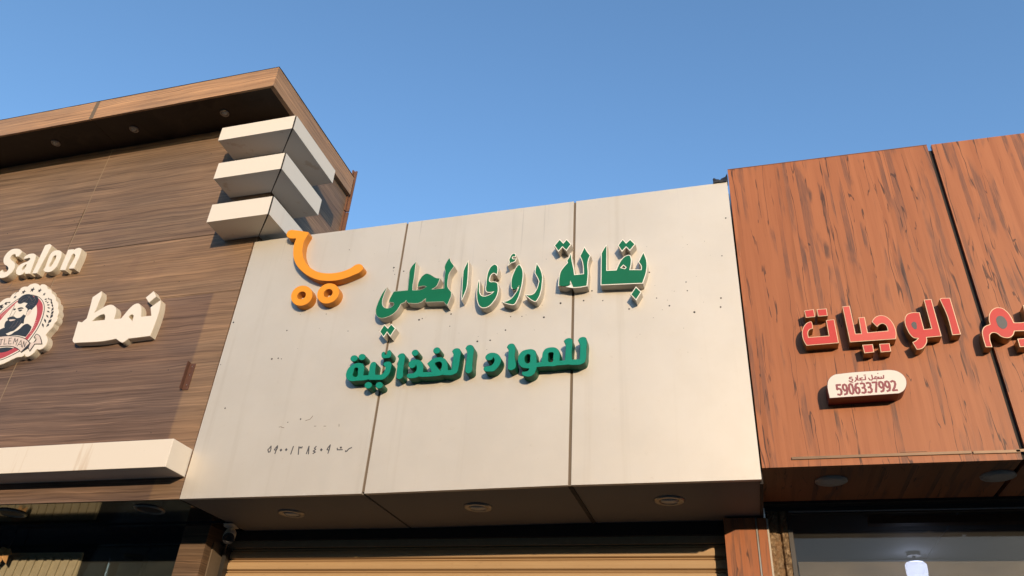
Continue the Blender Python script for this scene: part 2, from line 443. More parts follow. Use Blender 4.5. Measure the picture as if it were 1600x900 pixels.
def extrude(loops, prof):
    """loops (x, z), prof: (y, growth) from wall to face; capped in front"""
    V, F = [], []; idx = []
    for l in loops:
        n = len(l); base = len(V)
        for y, g in prof:
            V += [(x, y, z) for x, z in offset(l, g)]
        for k in range(len(prof) - 1):
            for i in range(n):
                j = (i + 1) % n; F.append((base + k * n + i, base + k * n + j, base + (k + 1) * n + j, base + (k + 1) * n + i))
        idx += list(range(base + (len(prof) - 1) * n, base + len(prof) * n))
    cap = [[Vector((V[i][0], V[i][2], 0)) for i in idx2] for idx2 in split(idx, [len(l) for l in loops])]
    for t in tessellate_polygon(cap): F.append(tuple(idx[i] for i in t))
    return V, F
def split(seq, lens):
    out = []; k = 0
    for n in lens: out.append(seq[k:k + n]); k += n
    return out
def mitre_ok(l): return l
def stroke(lines, wd, y0, y1):
    """flat print: polylines of width wd between y0 (back) and y1 (front)"""
    parts = []
    for l in lines:
        for a, b in zip(l, l[1:]):
            a = Vector((a[0] / 1e4, a[1] / 1e4)); b = Vector((b[0] / 1e4, b[1] / 1e4)); d = b - a
            if d.length < 1e-6: continue
            d.normalize(); nn = Vector((-d.y, d.x)) * wd / 2; e = d * wd * .3
            parts.append(quadprism([tuple(a - e + nn), tuple(b + e + nn), tuple(b + e - nn), tuple(a - e - nn)], y1 + random.uniform(0, .0003), y0))
    return join(*parts)
def bar(front, back, y):
    return (front, y), (back, y)

# ---- outlines measured on the facade, in 0.1 mm: (x, z, corner flag)
D = json.loads(
    '{"grocery":{"d":0.07,"p":[["letter",[[[-6883,46404,1],[-6907,44351,1],[-6225,44302,1],[-6077,44675,0],[-5820,45157,0],[-5531,45379,0],[-5353,45390,0],[-5273,451'
    '73,0],[-5277,44746,0],[-5381,44234,1],[-4580,44128,1],[-4551,44402,0],[-4720,44804,1],[-4583,45128,0],[-4417,45476,1],[-4274,44961,0],[-4243,44448,0],[-4309,439'
    '53,0],[-4564,43139,1],[-7240,43314,1],[-7200,45812,1],[-7067,46102,0]],[[-5996,44478,1],[-5758,44721,1],[-5551,44483,1],[-5660,44327,1]]]],["letter",[[[-9347,46'
    '046,1],[-9263,45418,0],[-9143,44794,0],[-9076,44270,1],[-8408,44276,1],[-8435,44880,0],[-8527,45413,0],[-8663,45781,1],[-8497,46157,0],[-8388,46436,1],[-8238,46'
    '097,0],[-8016,45733,1],[-8125,45449,0],[-8188,45023,0],[-8156,44417,0],[-8222,43342,1],[-8580,43308,0],[-9120,43310,1],[-9325,43873,1],[-9413,43528,0],[-9666,43'
    '473,0],[-10105,43556,1],[-10083,44132,0],[-9986,44680,0],[-9700,45106,0],[-9519,45319,1],[-9560,45499,0],[-9453,45706,0]]]],["dot",[[[-10470,46884,1],[-10148,47'
    '323,1],[-9874,46949,1],[-9654,47255,1],[-9368,46854,1],[-9652,46416,1],[-9938,46768,1],[-10208,46426,1]]]],["dot",[[[-6050,46319,1],[-5769,46724,1],[-5545,46375'
    ',1],[-5273,46656,1],[-4989,46265,1],[-5307,45844,1],[-5549,46182,1],[-5828,45851,1]]]],["dot",[[[-4987,42819,1],[-4703,42454,1],[-5004,41947,1],[-5288,42340,1]]'
    ']]]},"visions":{"d":0.07,"p":[["letter",[[[-11709,45508,1],[-11423,44949,0],[-11299,44447,0],[-11302,43846,0],[-11357,43257,0],[-11541,42689,0],[-11687,42500,0]'
    ',[-11845,42575,0],[-12114,42809,0],[-12360,43072,1],[-12071,43011,0],[-11841,43074,0],[-11622,43405,0],[-11466,44044,1],[-11554,44296,0],[-11784,44779,1],[-1175'
    '8,45174,0]]]],["letter",[[[-12992,45574,0],[-12790,45301,0],[-12687,44856,0],[-12685,44307,0],[-12776,43534,0],[-12948,42840,0],[-13185,42424,0],[-13555,42504,0'
    '],[-13934,42679,1],[-13673,42711,0],[-13369,42885,0],[-13126,43215,0],[-12891,43726,0],[-12875,43905,1],[-12996,43708,0],[-13200,43593,0],[-13366,43720,0],[-134'
    '41,44091,0],[-13417,44575,0],[-13284,45051,0],[-13144,45406,0]]]],["hamza",[[[-13400,46584,0],[-13302,46495,0],[-13304,46336,1],[-13494,46342,0],[-13538,46259,0'
    '],[-13454,46122,0],[-13237,46107,1],[-13335,45930,0],[-13600,45838,1],[-13762,45657,1],[-13668,45890,0],[-13712,46072,0],[-13631,46347,0],[-13522,46536,0]]]],["'
    'letter",[[[-14776,45828,0],[-14594,45686,0],[-14536,45452,0],[-14531,45155,0],[-14569,44970,1],[-14672,45100,1],[-14804,45140,0],[-14976,45018,0],[-15075,44747,'
    '0],[-15083,44513,0],[-14997,44404,0],[-14696,44369,0],[-14493,44258,0],[-14417,43971,0],[-14388,43565,0],[-14467,43174,0],[-14690,42756,0],[-14971,42459,0],[-15'
    '309,42387,0],[-15564,42520,0],[-15741,42867,0],[-15856,43440,0],[-15880,44020,0],[-15858,44427,0],[-15828,44629,1],[-15780,44301,0],[-15755,43890,0],[-15699,435'
    '83,0],[-15556,43349,0],[-15329,43262,0],[-15017,43319,0],[-14772,43447,0],[-14630,43603,1],[-15048,43598,0],[-15182,43665,0],[-15241,43833,0],[-15248,44182,0],['
    '-15242,44767,0],[-15162,45349,0],[-15010,45677,0]]]]]},"local":{"d":0.07,"p":[["letter",[[[-16772,46363,1],[-16722,45538,0],[-16692,44818,0],[-16715,44056,0],[-'
    '16829,43603,0],[-16947,43212,1],[-16990,44028,0],[-17028,44857,0],[-17044,45577,1],[-16944,45927,0]]]],["letter",[[[-18238,46844,1],[-18114,46531,0],[-17807,460'
    '74,1],[-17983,45782,0],[-18131,45473,0],[-18165,45080,0],[-18164,44650,0],[-18120,44361,0],[-18004,44171,0],[-17804,43903,1],[-17780,43551,0],[-17858,43281,0],['
    '-17987,42846,1],[-18129,42999,0],[-18275,43173,1],[-19620,43274,1],[-19658,43579,1],[-19831,43422,0],[-20039,43290,0],[-20947,43330,1],[-21160,43599,1],[-21197,'
    '43497,0],[-21530,43321,1],[-21598,43118,0],[-21749,42819,0],[-22032,42534,0],[-22396,42363,0],[-22843,42303,0],[-23126,42435,0],[-23314,42698,0],[-23387,43021,0'
    '],[-23335,43510,0],[-23192,44066,0],[-23003,44550,0],[-22814,44833,1],[-22956,44256,0],[-23010,43760,0],[-22958,43435,0],[-22784,43170,0],[-22504,43057,0],[-222'
    '17,43111,0],[-22059,43236,0],[-22041,43374,0],[-22126,43503,0],[-22283,43541,0],[-22456,43595,1],[-22450,43772,0],[-22360,44048,0],[-22219,44427,1],[-21130,4441'
    '4,1],[-21144,44847,0],[-21173,45432,0],[-21185,46245,0],[-21057,46527,0],[-20828,46813,1],[-20823,46275,0],[-20804,45389,0],[-20804,44664,0],[-20765,44373,1],[-'
    '20467,44340,0],[-20079,44354,0],[-19834,44469,0],[-19718,44577,1],[-19922,44651,0],[-20406,44619,1],[-20388,44978,0],[-20269,45327,0],[-20103,45562,0],[-19889,4'
    '5683,0],[-19581,45573,0],[-19224,45313,0],[-19016,45194,0],[-18785,45152,1],[-18849,44872,0],[-18970,44528,0],[-19327,44284,1],[-18843,44265,0],[-18364,44261,1]'
    ',[-18398,44749,0],[-18429,45255,0],[-18429,45726,1],[-18522,46103,0],[-18416,46495,0]]]],["dot",[[[-22752,41204,1],[-22529,41694,1],[-22199,41379,1],[-22000,416'
    '89,1],[-21671,41352,1],[-21942,40816,1],[-22233,41179,1],[-22431,40804,1]]]]]},"forgoods":{"d":0.078,"p":[["letter",[[[-12324,37159,0],[-12313,37290,0],[-12090,'
    '37305,0],[-11907,37367,0],[-11876,37496,1],[-12101,37521,0],[-12367,37621,0],[-12569,37878,0],[-12643,38209,0],[-12585,38530,0],[-12390,38781,0],[-12054,38877,0'
    '],[-11714,38860,0],[-11500,38707,0],[-11431,38395,0],[-11372,37866,1],[-11095,37908,1],[-11052,38227,0],[-11009,38589,0],[-10850,38820,0],[-10554,38897,0],[-102'
    '18,38857,0],[-9991,38666,0],[-9889,38254,0],[-9898,37894,1],[-9570,37907,1],[-9544,38427,0],[-9538,39015,1],[-9673,39272,1],[-9528,39424,0],[-9343,39470,0],[-91'
    '39,39390,0],[-9096,38997,0],[-9123,38392,0],[-9097,37910,1],[-8626,37912,1],[-8613,38350,0],[-8600,38893,1],[-8751,39253,1],[-8642,39407,0],[-8423,39470,0],[-82'
    '39,39392,0],[-8172,39120,0],[-8190,38515,0],[-8212,37918,0],[-8300,37649,0],[-8514,37528,0],[-9090,37513,1],[-9308,37561,1],[-10108,37552,1],[-10254,37523,0],[-'
    '10658,37554,1],[-11359,37548,1],[-11406,37349,0],[-11524,37080,0],[-11739,36938,0],[-12035,36940,0],[-12263,37056,0]],[[-12145,38413,0],[-12018,38525,0],[-11865'
    ',38472,0],[-11833,38184,0],[-11875,37885,0],[-12044,37886,0],[-12164,38049,0]],[[-10615,38495,0],[-10486,38525,0],[-10337,38492,0],[-10329,38209,0],[-10374,3785'
    '1,0],[-10595,37869,0],[-10642,38194,0]]]],["letter",[[[-13443,39160,1],[-13339,39339,0],[-13151,39406,0],[-12954,39326,0],[-12866,39131,0],[-12859,38471,0],[-12'
    '832,37536,0],[-13052,37453,0],[-13285,37550,1],[-13300,38098,0],[-13308,38713,0],[-13339,39026,0]]]],["letter",[[[-14915,37694,0],[-14869,37833,0],[-14661,37878'
    ',0],[-14432,37901,0],[-14270,38052,0],[-14211,38293,0],[-14302,38485,1],[-14369,38346,0],[-14537,38277,0],[-14754,38336,0],[-14857,38509,0],[-14801,38691,0],[-1'
    '4598,38820,0],[-14347,38832,0],[-14070,38735,0],[-13863,38532,0],[-13749,38256,0],[-13822,37935,0],[-13994,37665,0],[-14209,37479,0],[-14514,37469,0],[-14805,37'
    '523,0]]]]]},"food":{"d":0.078,"p":[["letter",[[[-16298,39313,1],[-16196,39495,0],[-16003,39555,0],[-15796,39461,0],[-15700,39262,0],[-15695,38675,0],[-15691,380'
    '55,0],[-15705,37565,0],[-15927,37439,0],[-16132,37556,1],[-16171,37968,0],[-16143,38503,0],[-16178,39092,0]]]],["letter",[[[-20220,37543,0],[-20229,37668,0],[-2'
    '0118,37743,0],[-19796,37761,0],[-19614,37914,0],[-19599,38163,0],[-19673,38358,1],[-19736,38215,0],[-19886,38122,0],[-20097,38180,0],[-20208,38336,0],[-20232,38'
    '507,0],[-20144,38669,0],[-19931,38758,0],[-19686,38760,0],[-19430,38676,0],[-19221,38470,0],[-19127,38211,0],[-19094,37792,1],[-18509,37756,1],[-18670,38092,0],'
    '[-18888,38393,1],[-18727,38557,0],[-18505,38729,0],[-18191,38801,0],[-17866,38762,0],[-17607,38594,0],[-17430,38246,0],[-17355,37810,1],[-17176,37797,0],[-17109'
    ',38288,0],[-17099,38956,1],[-17220,39156,1],[-17124,39314,0],[-16932,39382,0],[-16726,39323,0],[-16599,39126,0],[-16591,38680,0],[-16627,38002,0],[-16719,37558,'
    '0],[-17018,37417,0],[-17611,37444,1],[-17701,37475,1],[-17797,37449,0],[-18347,37407,0],[-19066,37410,1],[-19393,37462,1],[-19469,37426,0],[-19826,37382,0],[-20'
    '092,37409,0]],[[-18323,38379,0],[-18190,38439,0],[-17949,38433,0],[-17831,38278,0],[-17828,38069,0],[-17885,37805,1],[-18057,37983,0],[-18195,38139,0]]]],["dot"'
    ',[[[-19627,39345,0],[-19603,39218,0],[-19647,39106,0],[-19747,39039,0],[-19876,39034,0],[-20000,39093,0],[-20087,39201,0],[-20111,39328,0],[-20067,39441,0],[-19'
    '967,39508,0],[-19837,39513,0],[-19712,39453,0]]]],["dot",[[[-18073,39390,0],[-18053,39262,0],[-18101,39148,0],[-18206,39079,0],[-18339,39073,0],[-18465,39132,0]'
    ',[-18551,39241,0],[-18572,39369,0],[-18524,39484,0],[-18419,39554,0],[-18285,39559,0],[-18159,39499,0]]]],["letter",[[[-21111,39088,1],[-21032,39253,0],[-20855,'
    '39325,0],[-20663,39288,0],[-20564,39086,0],[-20547,38616,0],[-20539,37983,0],[-20528,37482,0],[-20715,37371,0],[-20954,37471,1],[-21015,38018,0],[-21026,38654,0'
    '],[-21011,38973,0]]]],["letter",[[[-24504,37593,0],[-24662,37753,0],[-24746,37972,0],[-24738,38270,0],[-24636,38520,0],[-24416,38719,0],[-24137,38827,0],[-23838'
    ',38826,0],[-23611,38743,0],[-23515,38628,0],[-23417,37875,1],[-23056,37848,1],[-23058,38230,0],[-23057,38593,0],[-22983,38780,0],[-22844,38834,0],[-22642,38753,'
    '0],[-22604,38579,0],[-22598,38238,0],[-22536,37861,1],[-22281,37825,0],[-22040,37879,0],[-21903,38059,0],[-21887,38354,1],[-22010,38469,0],[-22078,38581,0],[-22'
    '026,38705,0],[-21807,38774,0],[-21593,38735,0],[-21484,38620,0],[-21455,38236,0],[-21507,37903,0],[-21669,37622,0],[-21889,37450,0],[-22384,37443,0],[-22888,374'
    '79,1],[-22999,37516,1],[-23099,37494,0],[-23850,37476,0],[-24272,37480,0]],[[-24173,38442,0],[-24053,38485,0],[-23929,38432,0],[-23897,38207,0],[-23909,37805,0]'
    ',[-24078,37804,0],[-24207,37932,0],[-24198,38230,0]]]],["hamza",[[[-22326,39267,0],[-22318,39484,0],[-22183,39560,0],[-22083,39464,0],[-22109,39358,0],[-21956,3'
    '9324,0],[-21930,39560,0],[-21798,39658,0],[-21650,39515,0],[-21585,39229,0],[-21663,39054,0],[-21889,39029,0],[-22098,39029,0],[-22260,39119,0]]]],["dot",[[[-24'
    '105,39292,0],[-24076,39162,0],[-24123,39046,0],[-24231,38975,0],[-24374,38968,0],[-24512,39026,0],[-24609,39136,0],[-24639,39266,0],[-24593,39383,0],[-24484,394'
    '54,0],[-24340,39462,0],[-24202,39402,0]]]],["dot",[[[-23524,39343,0],[-23495,39213,0],[-23539,39098,0],[-23643,39028,0],[-23782,39022,0],[-23916,39082,0],[-2401'
    '1,39191,0],[-24041,39321,0],[-23997,39437,0],[-23892,39507,0],[-23753,39513,0],[-23618,39453,0]]]],["dot",[[[-22682,37171,0],[-22654,37043,0],[-22699,36929,0],['
    '-22804,36860,0],[-22942,36852,0],[-23077,36910,0],[-23171,37017,0],[-23200,37144,0],[-23155,37259,0],[-23049,37329,0],[-22911,37336,0],[-22776,37278,0]]]],["dot'
    '",[[[-21877,37115,0],[-21850,36988,0],[-21895,36875,0],[-22001,36805,0],[-22137,36798,0],[-22270,36855,0],[-22362,36961,0],[-22390,37089,0],[-22345,37203,0],[-2'
    '2239,37272,0],[-22102,37279,0],[-21969,37222,0]]]]]},"meals":{"d":0.06,"p":[["letter",[[[12250,40155,1],[12362,40223,1],[12805,40185,1],[12823,37804,1],[12381,3'
    '7797,1],[12392,39043,0]]]],["letter",[[[11436,40206,1],[11840,40198,1],[11850,37774,1],[11091,37761,1],[11063,37536,0],[10912,37267,0],[10683,37075,0],[10432,37'
    '050,1],[10301,37532,1],[10470,37612,0],[10622,37741,1],[10446,37781,0],[10295,37986,0],[10195,38356,0],[10160,38773,0],[10226,39110,0],[10389,39341,0],[10621,39'
    '427,0],[11063,39397,1],[11069,38299,1],[11435,38313,1]]]],["letter",[[[7062,40206,1],[7479,40215,1],[7487,38338,1],[7775,38324,1],[7807,39382,1],[8151,39379,1],'
    '[8139,38362,1],[9189,38378,1],[9193,38578,0],[9141,38751,0],[9008,38857,0],[8865,38820,0],[8684,38660,1],[8460,39028,1],[8578,39208,0],[8759,39361,0],[8973,3941'
    '3,0],[9202,39360,0],[9404,39170,0],[9549,38860,0],[9614,38497,0],[9603,38124,0],[9515,37802,1],[7091,37809,1]]]],["dot",[[[7707,37590,1],[8265,37583,1],[8249,37'
    '074,1],[7725,37048,1]]]],["dot",[[[8596,37575,1],[9139,37569,1],[9125,37054,1],[8581,37034,1]]]],["letter",[[[5227,39386,1],[5260,39279,0],[5250,38877,1],[5053,'
    '38819,0],[4952,38656,0],[4938,38335,1],[6029,38339,1],[6036,39377,1],[6500,39390,1],[6501,37812,1],[4738,37790,1],[4626,38118,0],[4594,38461,0],[4640,38800,0],['
    '4775,39094,0],[4978,39306,0]]]],["dot",[[[4927,40138,1],[5483,40184,1],[5487,39652,1],[4954,39638,1]]]],["dot",[[[5632,40157,1],[6194,40158,1],[6181,39653,1],[5'
    '636,39660,1]]]]]},"mim":{"d":0.06,"p":[["letter",[[[13829,36922,1],[13825,37319,0],[13840,37654,0],[13919,37987,0],[14067,38186,0],[14363,38308,1],[14391,38628,'
    '0],[14506,38964,0],[14721,39226,0],[14946,39321,0],[15199,39265,0],[15401,39004,0],[15509,38648,0],[15552,38301,1],[15808,38277,0],[16153,38286,1],[16256,39343,'
    '1],[16610,39336,1],[16422,37713,1],[15446,37761,1],[15324,37541,0],[15123,37392,0],[14927,37389,0],[14723,37491,0],[14549,37717,0],[14396,37764,0],[14250,37681,'
    '0],[14172,37456,0],[14150,36895,1]]]],["dot",[[[15451,37300,1],[15910,37301,1],[15871,36789,1],[15437,36785,1]]]]]},"salon":{"d":0.065,"p":[["letter",[[[-59735,'
    '52810,1],[-59913,52344,1],[-60200,52350,1],[-60348,52583,0],[-60584,52675,0],[-60807,52550,0],[-60793,52273,0],[-60542,52028,0],[-60125,51764,0],[-59827,51396,0'
    '],[-59722,50964,0],[-59847,50534,0],[-60152,50215,0],[-60602,50121,0],[-61118,50270,0],[-61501,50642,1],[-61053,51054,1],[-60834,50813,0],[-60544,50736,0],[-603'
    '74,50894,0],[-60437,51141,0],[-60736,51418,0],[-61139,51649,0],[-61444,52021,0],[-61591,52467,0],[-61486,52946,0],[-61192,53247,0],[-60644,53299,0],[-60203,5317'
    '9,0]]]],["letter",[[[-59083,51935,1],[-59144,52184,0],[-58988,52377,0],[-58601,52479,0],[-58202,52427,0],[-57910,52208,0],[-57804,51923,0],[-57726,51314,0],[-57'
    '593,50217,1],[-58136,50264,1],[-58297,50466,1],[-58444,50266,0],[-58716,50192,0],[-59100,50344,0],[-59315,50588,0],[-59390,50924,0],[-59281,51328,0],[-58893,515'
    '49,0],[-58514,51664,0],[-58353,51842,0],[-58531,52015,0],[-58765,51985,0]],[[-58826,50974,0],[-58720,51199,0],[-58501,51321,0],[-58460,51048,0],[-58533,50819,0]'
    ',[-58668,50717,0]]]],["letter",[[[-57354,53231,1],[-56888,53322,1],[-56567,53095,1],[-56809,50170,1],[-57343,50204,1]]]],["letter",[[[-56188,50651,0],[-56230,51'
    '128,0],[-56262,51846,0],[-56174,52315,0],[-55822,52480,0],[-55354,52388,0],[-55073,52171,0],[-54932,51794,0],[-54876,51076,0],[-54974,50502,0],[-55247,50186,0],'
    '[-55714,50155,0],[-56077,50286,0],[-56229,50480,0]],[[-55773,51843,0],[-55558,51905,0],[-55427,51620,0],[-55452,51149,0],[-55570,50751,0],[-55748,50744,0],[-558'
    '18,50958,0],[-55797,51369,0]]]],["letter",[[[-54430,52357,1],[-53850,52340,1],[-53812,52186,1],[-53591,52366,0],[-53250,52411,0],[-52959,52223,0],[-52895,52006,'
    '0],[-52870,50187,1],[-53450,50229,1],[-53517,51790,0],[-53658,51838,0],[-53769,51615,1],[-53788,50125,1],[-54386,50198,1]]]]]},"style":{"d":0.06,"p":[["letter",'
    '[[[-50084,44724,1],[-49640,44594,1],[-49319,44928,1],[-49404,45673,0],[-49601,46967,1],[-48915,47485,1],[-48724,47024,1],[-48740,46274,1],[-48732,45826,0],[-487'
    '80,45388,1],[-48256,45703,0],[-47820,45954,0],[-47386,46020,0],[-47020,45871,0],[-46699,45544,0],[-46503,44579,1],[-45829,44585,1],[-45615,44997,0],[-45351,4547'
    '9,0],[-45027,45810,0],[-44672,45861,0],[-44347,45593,0],[-43922,44555,1],[-42966,44553,1],[-43327,45343,1],[-42589,45954,1],[-42427,45394,0],[-42326,43890,0],[-'
    '42392,42680,1],[-44396,42618,1],[-44554,42460,0],[-44787,42308,0],[-45042,42399,0],[-45575,42723,1],[-46030,42659,0],[-49577,42690,1],[-49817,42887,0],[-49918,4'
    '3465,0]],[[-48643,44607,1],[-48387,44909,0],[-48018,45128,0],[-47675,45130,0],[-47533,44970,0],[-47424,44611,1]],[[-45149,44662,1],[-44958,44844,0],[-44779,4480'
    '5,0],[-44606,44216,1]]]],["dot",[[[-44139,46340,1],[-43594,46895,1],[-43134,46342,1],[-43647,45811,1]]]]]},"trolley":{"d":0.065,"p":[["basket",[[[-32484,51006,0'
    '],[-32388,51273,0],[-32182,51349,0],[-31716,51262,0],[-30498,50901,1],[-30483,50691,1],[-30605,50397,0],[-30703,49999,0],[-30686,49452,0],[-30607,48969,0],[-304'
    '38,48546,0],[-30094,47973,0],[-29615,47455,0],[-29047,47061,0],[-28393,46802,0],[-27717,46689,0],[-27069,46694,0],[-26502,46804,0],[-26069,46988,0],[-25704,4723'
    '0,0],[-25414,47239,0],[-25145,47033,0],[-25075,46802,0],[-25231,46536,0],[-25764,46285,0],[-26476,46055,0],[-27160,45964,0],[-27873,46010,0],[-28619,46178,0],[-'
    '29418,46559,0],[-30211,47137,0],[-30852,47804,0],[-31265,48518,0],[-31472,49217,0],[-31542,49839,0],[-31488,50416,1],[-32117,50537,0],[-32390,50748,0]]]],["whee'
    'l",[[[-29070,45394,0],[-28888,45060,0],[-28838,44709,0],[-28926,44394,0],[-29138,44162,0],[-29443,44046,0],[-29794,44064,0],[-30140,44214,0],[-30430,44475,0],[-'
    '30618,44807,0],[-30674,45161,0],[-30589,45483,0],[-30375,45721,0],[-30065,45839,0],[-29707,45817,0],[-29357,45660,0]],[[-29498,45142,0],[-29421,44973,0],[-29440'
    ',44799,0],[-29548,44667,0],[-29717,44612,0],[-29902,44648,0],[-30054,44766,0],[-30132,44935,0],[-30114,45110,0],[-30005,45243,0],[-29835,45298,0],[-29649,45262,'
    '0]]]],["wheel",[[[-26862,45359,0],[-26696,45032,0],[-26661,44685,0],[-26763,44372,0],[-26984,44137,0],[-27292,44017,0],[-27641,44027,0],[-27979,44169,0],[-28256'
    ',44421,0],[-28428,44746,0],[-28469,45096,0],[-28371,45416,0],[-28147,45656,0],[-27833,45779,0],[-27478,45765,0],[-27137,45617,0]],[[-27279,45104,0],[-27204,4493'
    '0,0],[-27226,44751,0],[-27338,44616,0],[-27511,44560,0],[-27698,44597,0],[-27850,44720,0],[-27925,44893,0],[-27905,45073,0],[-27792,45209,0],[-27618,45266,0],[-'
    '27430,45227,0]]]]]},"plate":{"d":0.09,"p":[["plate",[[[5437,34298,1],[5438,35076,0],[5508,35345,0],[5675,35574,0],[5933,35728,0],[6230,35758,0],[8202,35801,0],['
    '8883,35791,0],[9147,35696,0],[9361,35494,0],[9478,35233,0],[9475,34965,0],[9388,34705,0],[9220,34485,0],[8973,34353,1]]]]]},"emblem":{"d":0.055,"p":[["body",[[['
    '-59992,46398,0],[-59755,46770,1],[-59687,47261,0],[-59611,47534,0],[-59415,47784,0],[-59109,47927,0],[-58706,47934,1],[-58655,48207,0],[-58433,48410,0],[-58057,'
    '48470,1],[-58062,48751,0],[-57826,48928,0],[-57281,48918,1],[-57146,49081,0],[-56864,49166,0],[-56534,49149,0],[-56125,48965,0],[-55943,48807,1],[-55856,48959,0'
    '],[-55588,48954,0],[-55245,48788,0],[-54908,48407,1],[-54668,48346,0],[-54389,48139,0],[-54233,47883,1],[-53893,47687,0],[-53585,47358,0],[-53428,47071,1],[-531'
    '56,46872,0],[-52951,46559,0],[-52877,46261,1],[-52665,45999,0],[-52566,45750,0],[-52585,45514,1],[-52445,45263,0],[-52441,44979,0],[-52562,44803,1],[-52582,4448'
    '4,0],[-52792,44131,0],[-52958,43749,1],[-52662,43485,0],[-52471,43102,0],[-52483,42740,0],[-52652,42495,0],[-52957,42418,0],[-53221,42492,1],[-53363,42194,0],[-'
    '53590,41956,0],[-53883,41851,0],[-54131,41948,0],[-54240,42112,1],[-54387,41943,0],[-54934,41885,0],[-55415,41692,0],[-55882,41472,0],[-56391,41332,0],[-57080,4'
    '1308,0],[-58242,41501,0],[-59411,42010,0],[-60533,42841,0],[-61292,43766,0],[-59953,45512,0]]]],["dark",[[[-56407,48002,0],[-55914,47858,0],[-55448,47658,0],[-5'
    '4968,47309,0],[-54553,46872,0],[-54281,46405,0],[-54099,45856,0],[-54010,45178,0],[-54018,44659,0],[-54097,44198,0],[-54350,43399,1],[-54948,42377,1],[-55600,42'
    '057,0],[-56595,41724,0],[-57548,41861,0],[-58586,42363,0],[-59409,43334,0],[-59830,44453,0],[-59775,45494,0],[-59340,46184,0],[-59022,46398,0],[-58762,46727,0],'
    '[-58350,47181,0],[-57838,47655,0],[-57236,47951,0]]]],["line",[[[-56374,47933,0],[-55916,47808,0],[-55479,47611,0],[-55014,47275,0],[-54617,46854,0],[-54362,464'
    '14,0],[-54192,45889,0],[-54108,45236,0],[-54106,44714,0],[-54184,44233,0],[-54437,43459,1],[-55036,42436,1],[-55658,42114,0],[-56628,41788,0],[-57551,41924,0],['
    '-58547,42402,0],[-59333,43327,0],[-59737,44417,0],[-59663,45401,0],[-59256,46127,0],[-58984,46326,0],[-58690,46670,0],[-58278,47123,0],[-57778,47589,0],[-57176,'
    '47885,0]]]],["red",[[[-56335,47854,0],[-55911,47743,0],[-55497,47539,0],[-55078,47232,0],[-54703,46839,0],[-54471,46425,0],[-54312,45925,0],[-54240,45296,0],[-5'
    '4237,44774,0],[-54319,44272,0],[-54586,43525,1],[-55149,42524,1],[-55735,42208,0],[-56670,41869,0],[-57566,42008,0],[-58489,42460,0],[-59219,43317,0],[-59613,44'
    '368,0],[-59552,45307,0],[-59159,46044,0],[-58946,46253,0],[-58601,46602,0],[-58189,47055,0],[-57702,47511,0],[-57106,47797,0]]]],["inner",[[[-56233,47643,0],[-5'
    '5748,47293,0],[-55355,46858,0],[-55061,46388,0],[-54858,45932,0],[-54707,45294,0],[-54656,44814,0],[-54660,44518,0],[-54928,43688,1],[-55720,42755,1],[-56145,42'
    '555,0],[-56972,42451,0],[-57627,42573,0],[-58319,42868,0],[-58837,43392,0],[-59162,44229,0],[-59111,44934,0],[-58621,45625,0],[-58288,46325,0],[-57912,46952,0],'
    '[-57700,47326,0],[-57248,47652,0]]]],["hair",[[[-57598,47390,0],[-57615,47692,0],[-57449,47949,0],[-57088,48086,0],[-56650,48063,0],[-56236,47868,0],[-55980,476'
    '65,0],[-56000,47817,0],[-55724,47737,0],[-55498,47564,0],[-55313,47099,0],[-55388,46763,0],[-55569,46489,0],[-55617,46372,1],[-55875,46471,0],[-55995,46289,0],['
    '-56060,46101,1],[-56096,46494,0],[-56497,46830,0],[-56399,47115,1],[-56885,47240,0],[-57156,47145,0],[-57394,47195,0]]]],["beard",[[[-57885,45796,1],[-57741,458'
    '80,0],[-57502,45929,0],[-57142,45845,0],[-56829,45693,1],[-56466,45754,0],[-56286,46026,1],[-55966,45801,0],[-55976,45609,0],[-55867,45072,0],[-56025,45135,0],['
    '-56263,44777,0],[-56528,44476,0],[-56846,44397,0],[-57260,44273,0],[-57565,44518,0],[-57739,44915,0],[-57854,45117,0],[-57867,45504,0],[-57725,45587,1]]]],["jac'
    'ket",[[[-59190,44395,0],[-59023,44652,0],[-58159,44736,0],[-57741,44861,0],[-57473,44455,0],[-57139,44154,1],[-56457,44335,0],[-56121,44493,0],[-55657,44991,0],'
    '[-55499,45030,0],[-54804,44693,1],[-54762,44367,0],[-54955,43743,1],[-55986,43986,0],[-56900,44036,0],[-57775,43996,0],[-58631,43911,0]]]],["lip",[[[-57626,4560'
    '2,0],[-57354,45638,0],[-56886,45544,0],[-57116,45480,0],[-57491,45492,0]]]],["brow",[[[-57246,46685,0],[-57074,46766,0],[-56671,46700,0],[-56577,46617,0],[-5689'
    '8,46625,0],[-57139,46576,0]]]],["eye",[[[-57072,46496,0],[-56860,46548,0],[-56640,46476,0],[-56770,46367,0],[-56965,46387,0]]]],["browfar",[[[-57696,46682,0],[-'
    '57470,46708,0],[-57403,46628,0],[-57631,46553,0]]]],["neck",[[[-57226,44324,1],[-56894,44375,0],[-56416,44845,0],[-56014,44753,1],[-56308,44510,0],[-56606,44160'
    ',0],[-56985,44087,0]]]],["ear",[[[-55953,46042,0],[-55940,46283,0],[-55727,46383,0],[-55580,46295,0],[-55596,46006,0],[-55771,45830,0]]]],["banner",[[[-58917,43'
    '882,0],[-58405,44053,0],[-57804,44053,0],[-57025,44047,0],[-56211,43963,0],[-55415,43785,0],[-54680,43481,0],[-54112,43089,1],[-53867,43120,0],[-53698,43367,0],'
    '[-53838,43538,0],[-54059,43637,1],[-53963,43920,0],[-53621,43809,0],[-53183,43374,0],[-52831,42873,1],[-53608,42940,1],[-53807,42282,1],[-54144,42621,1],[-54659'
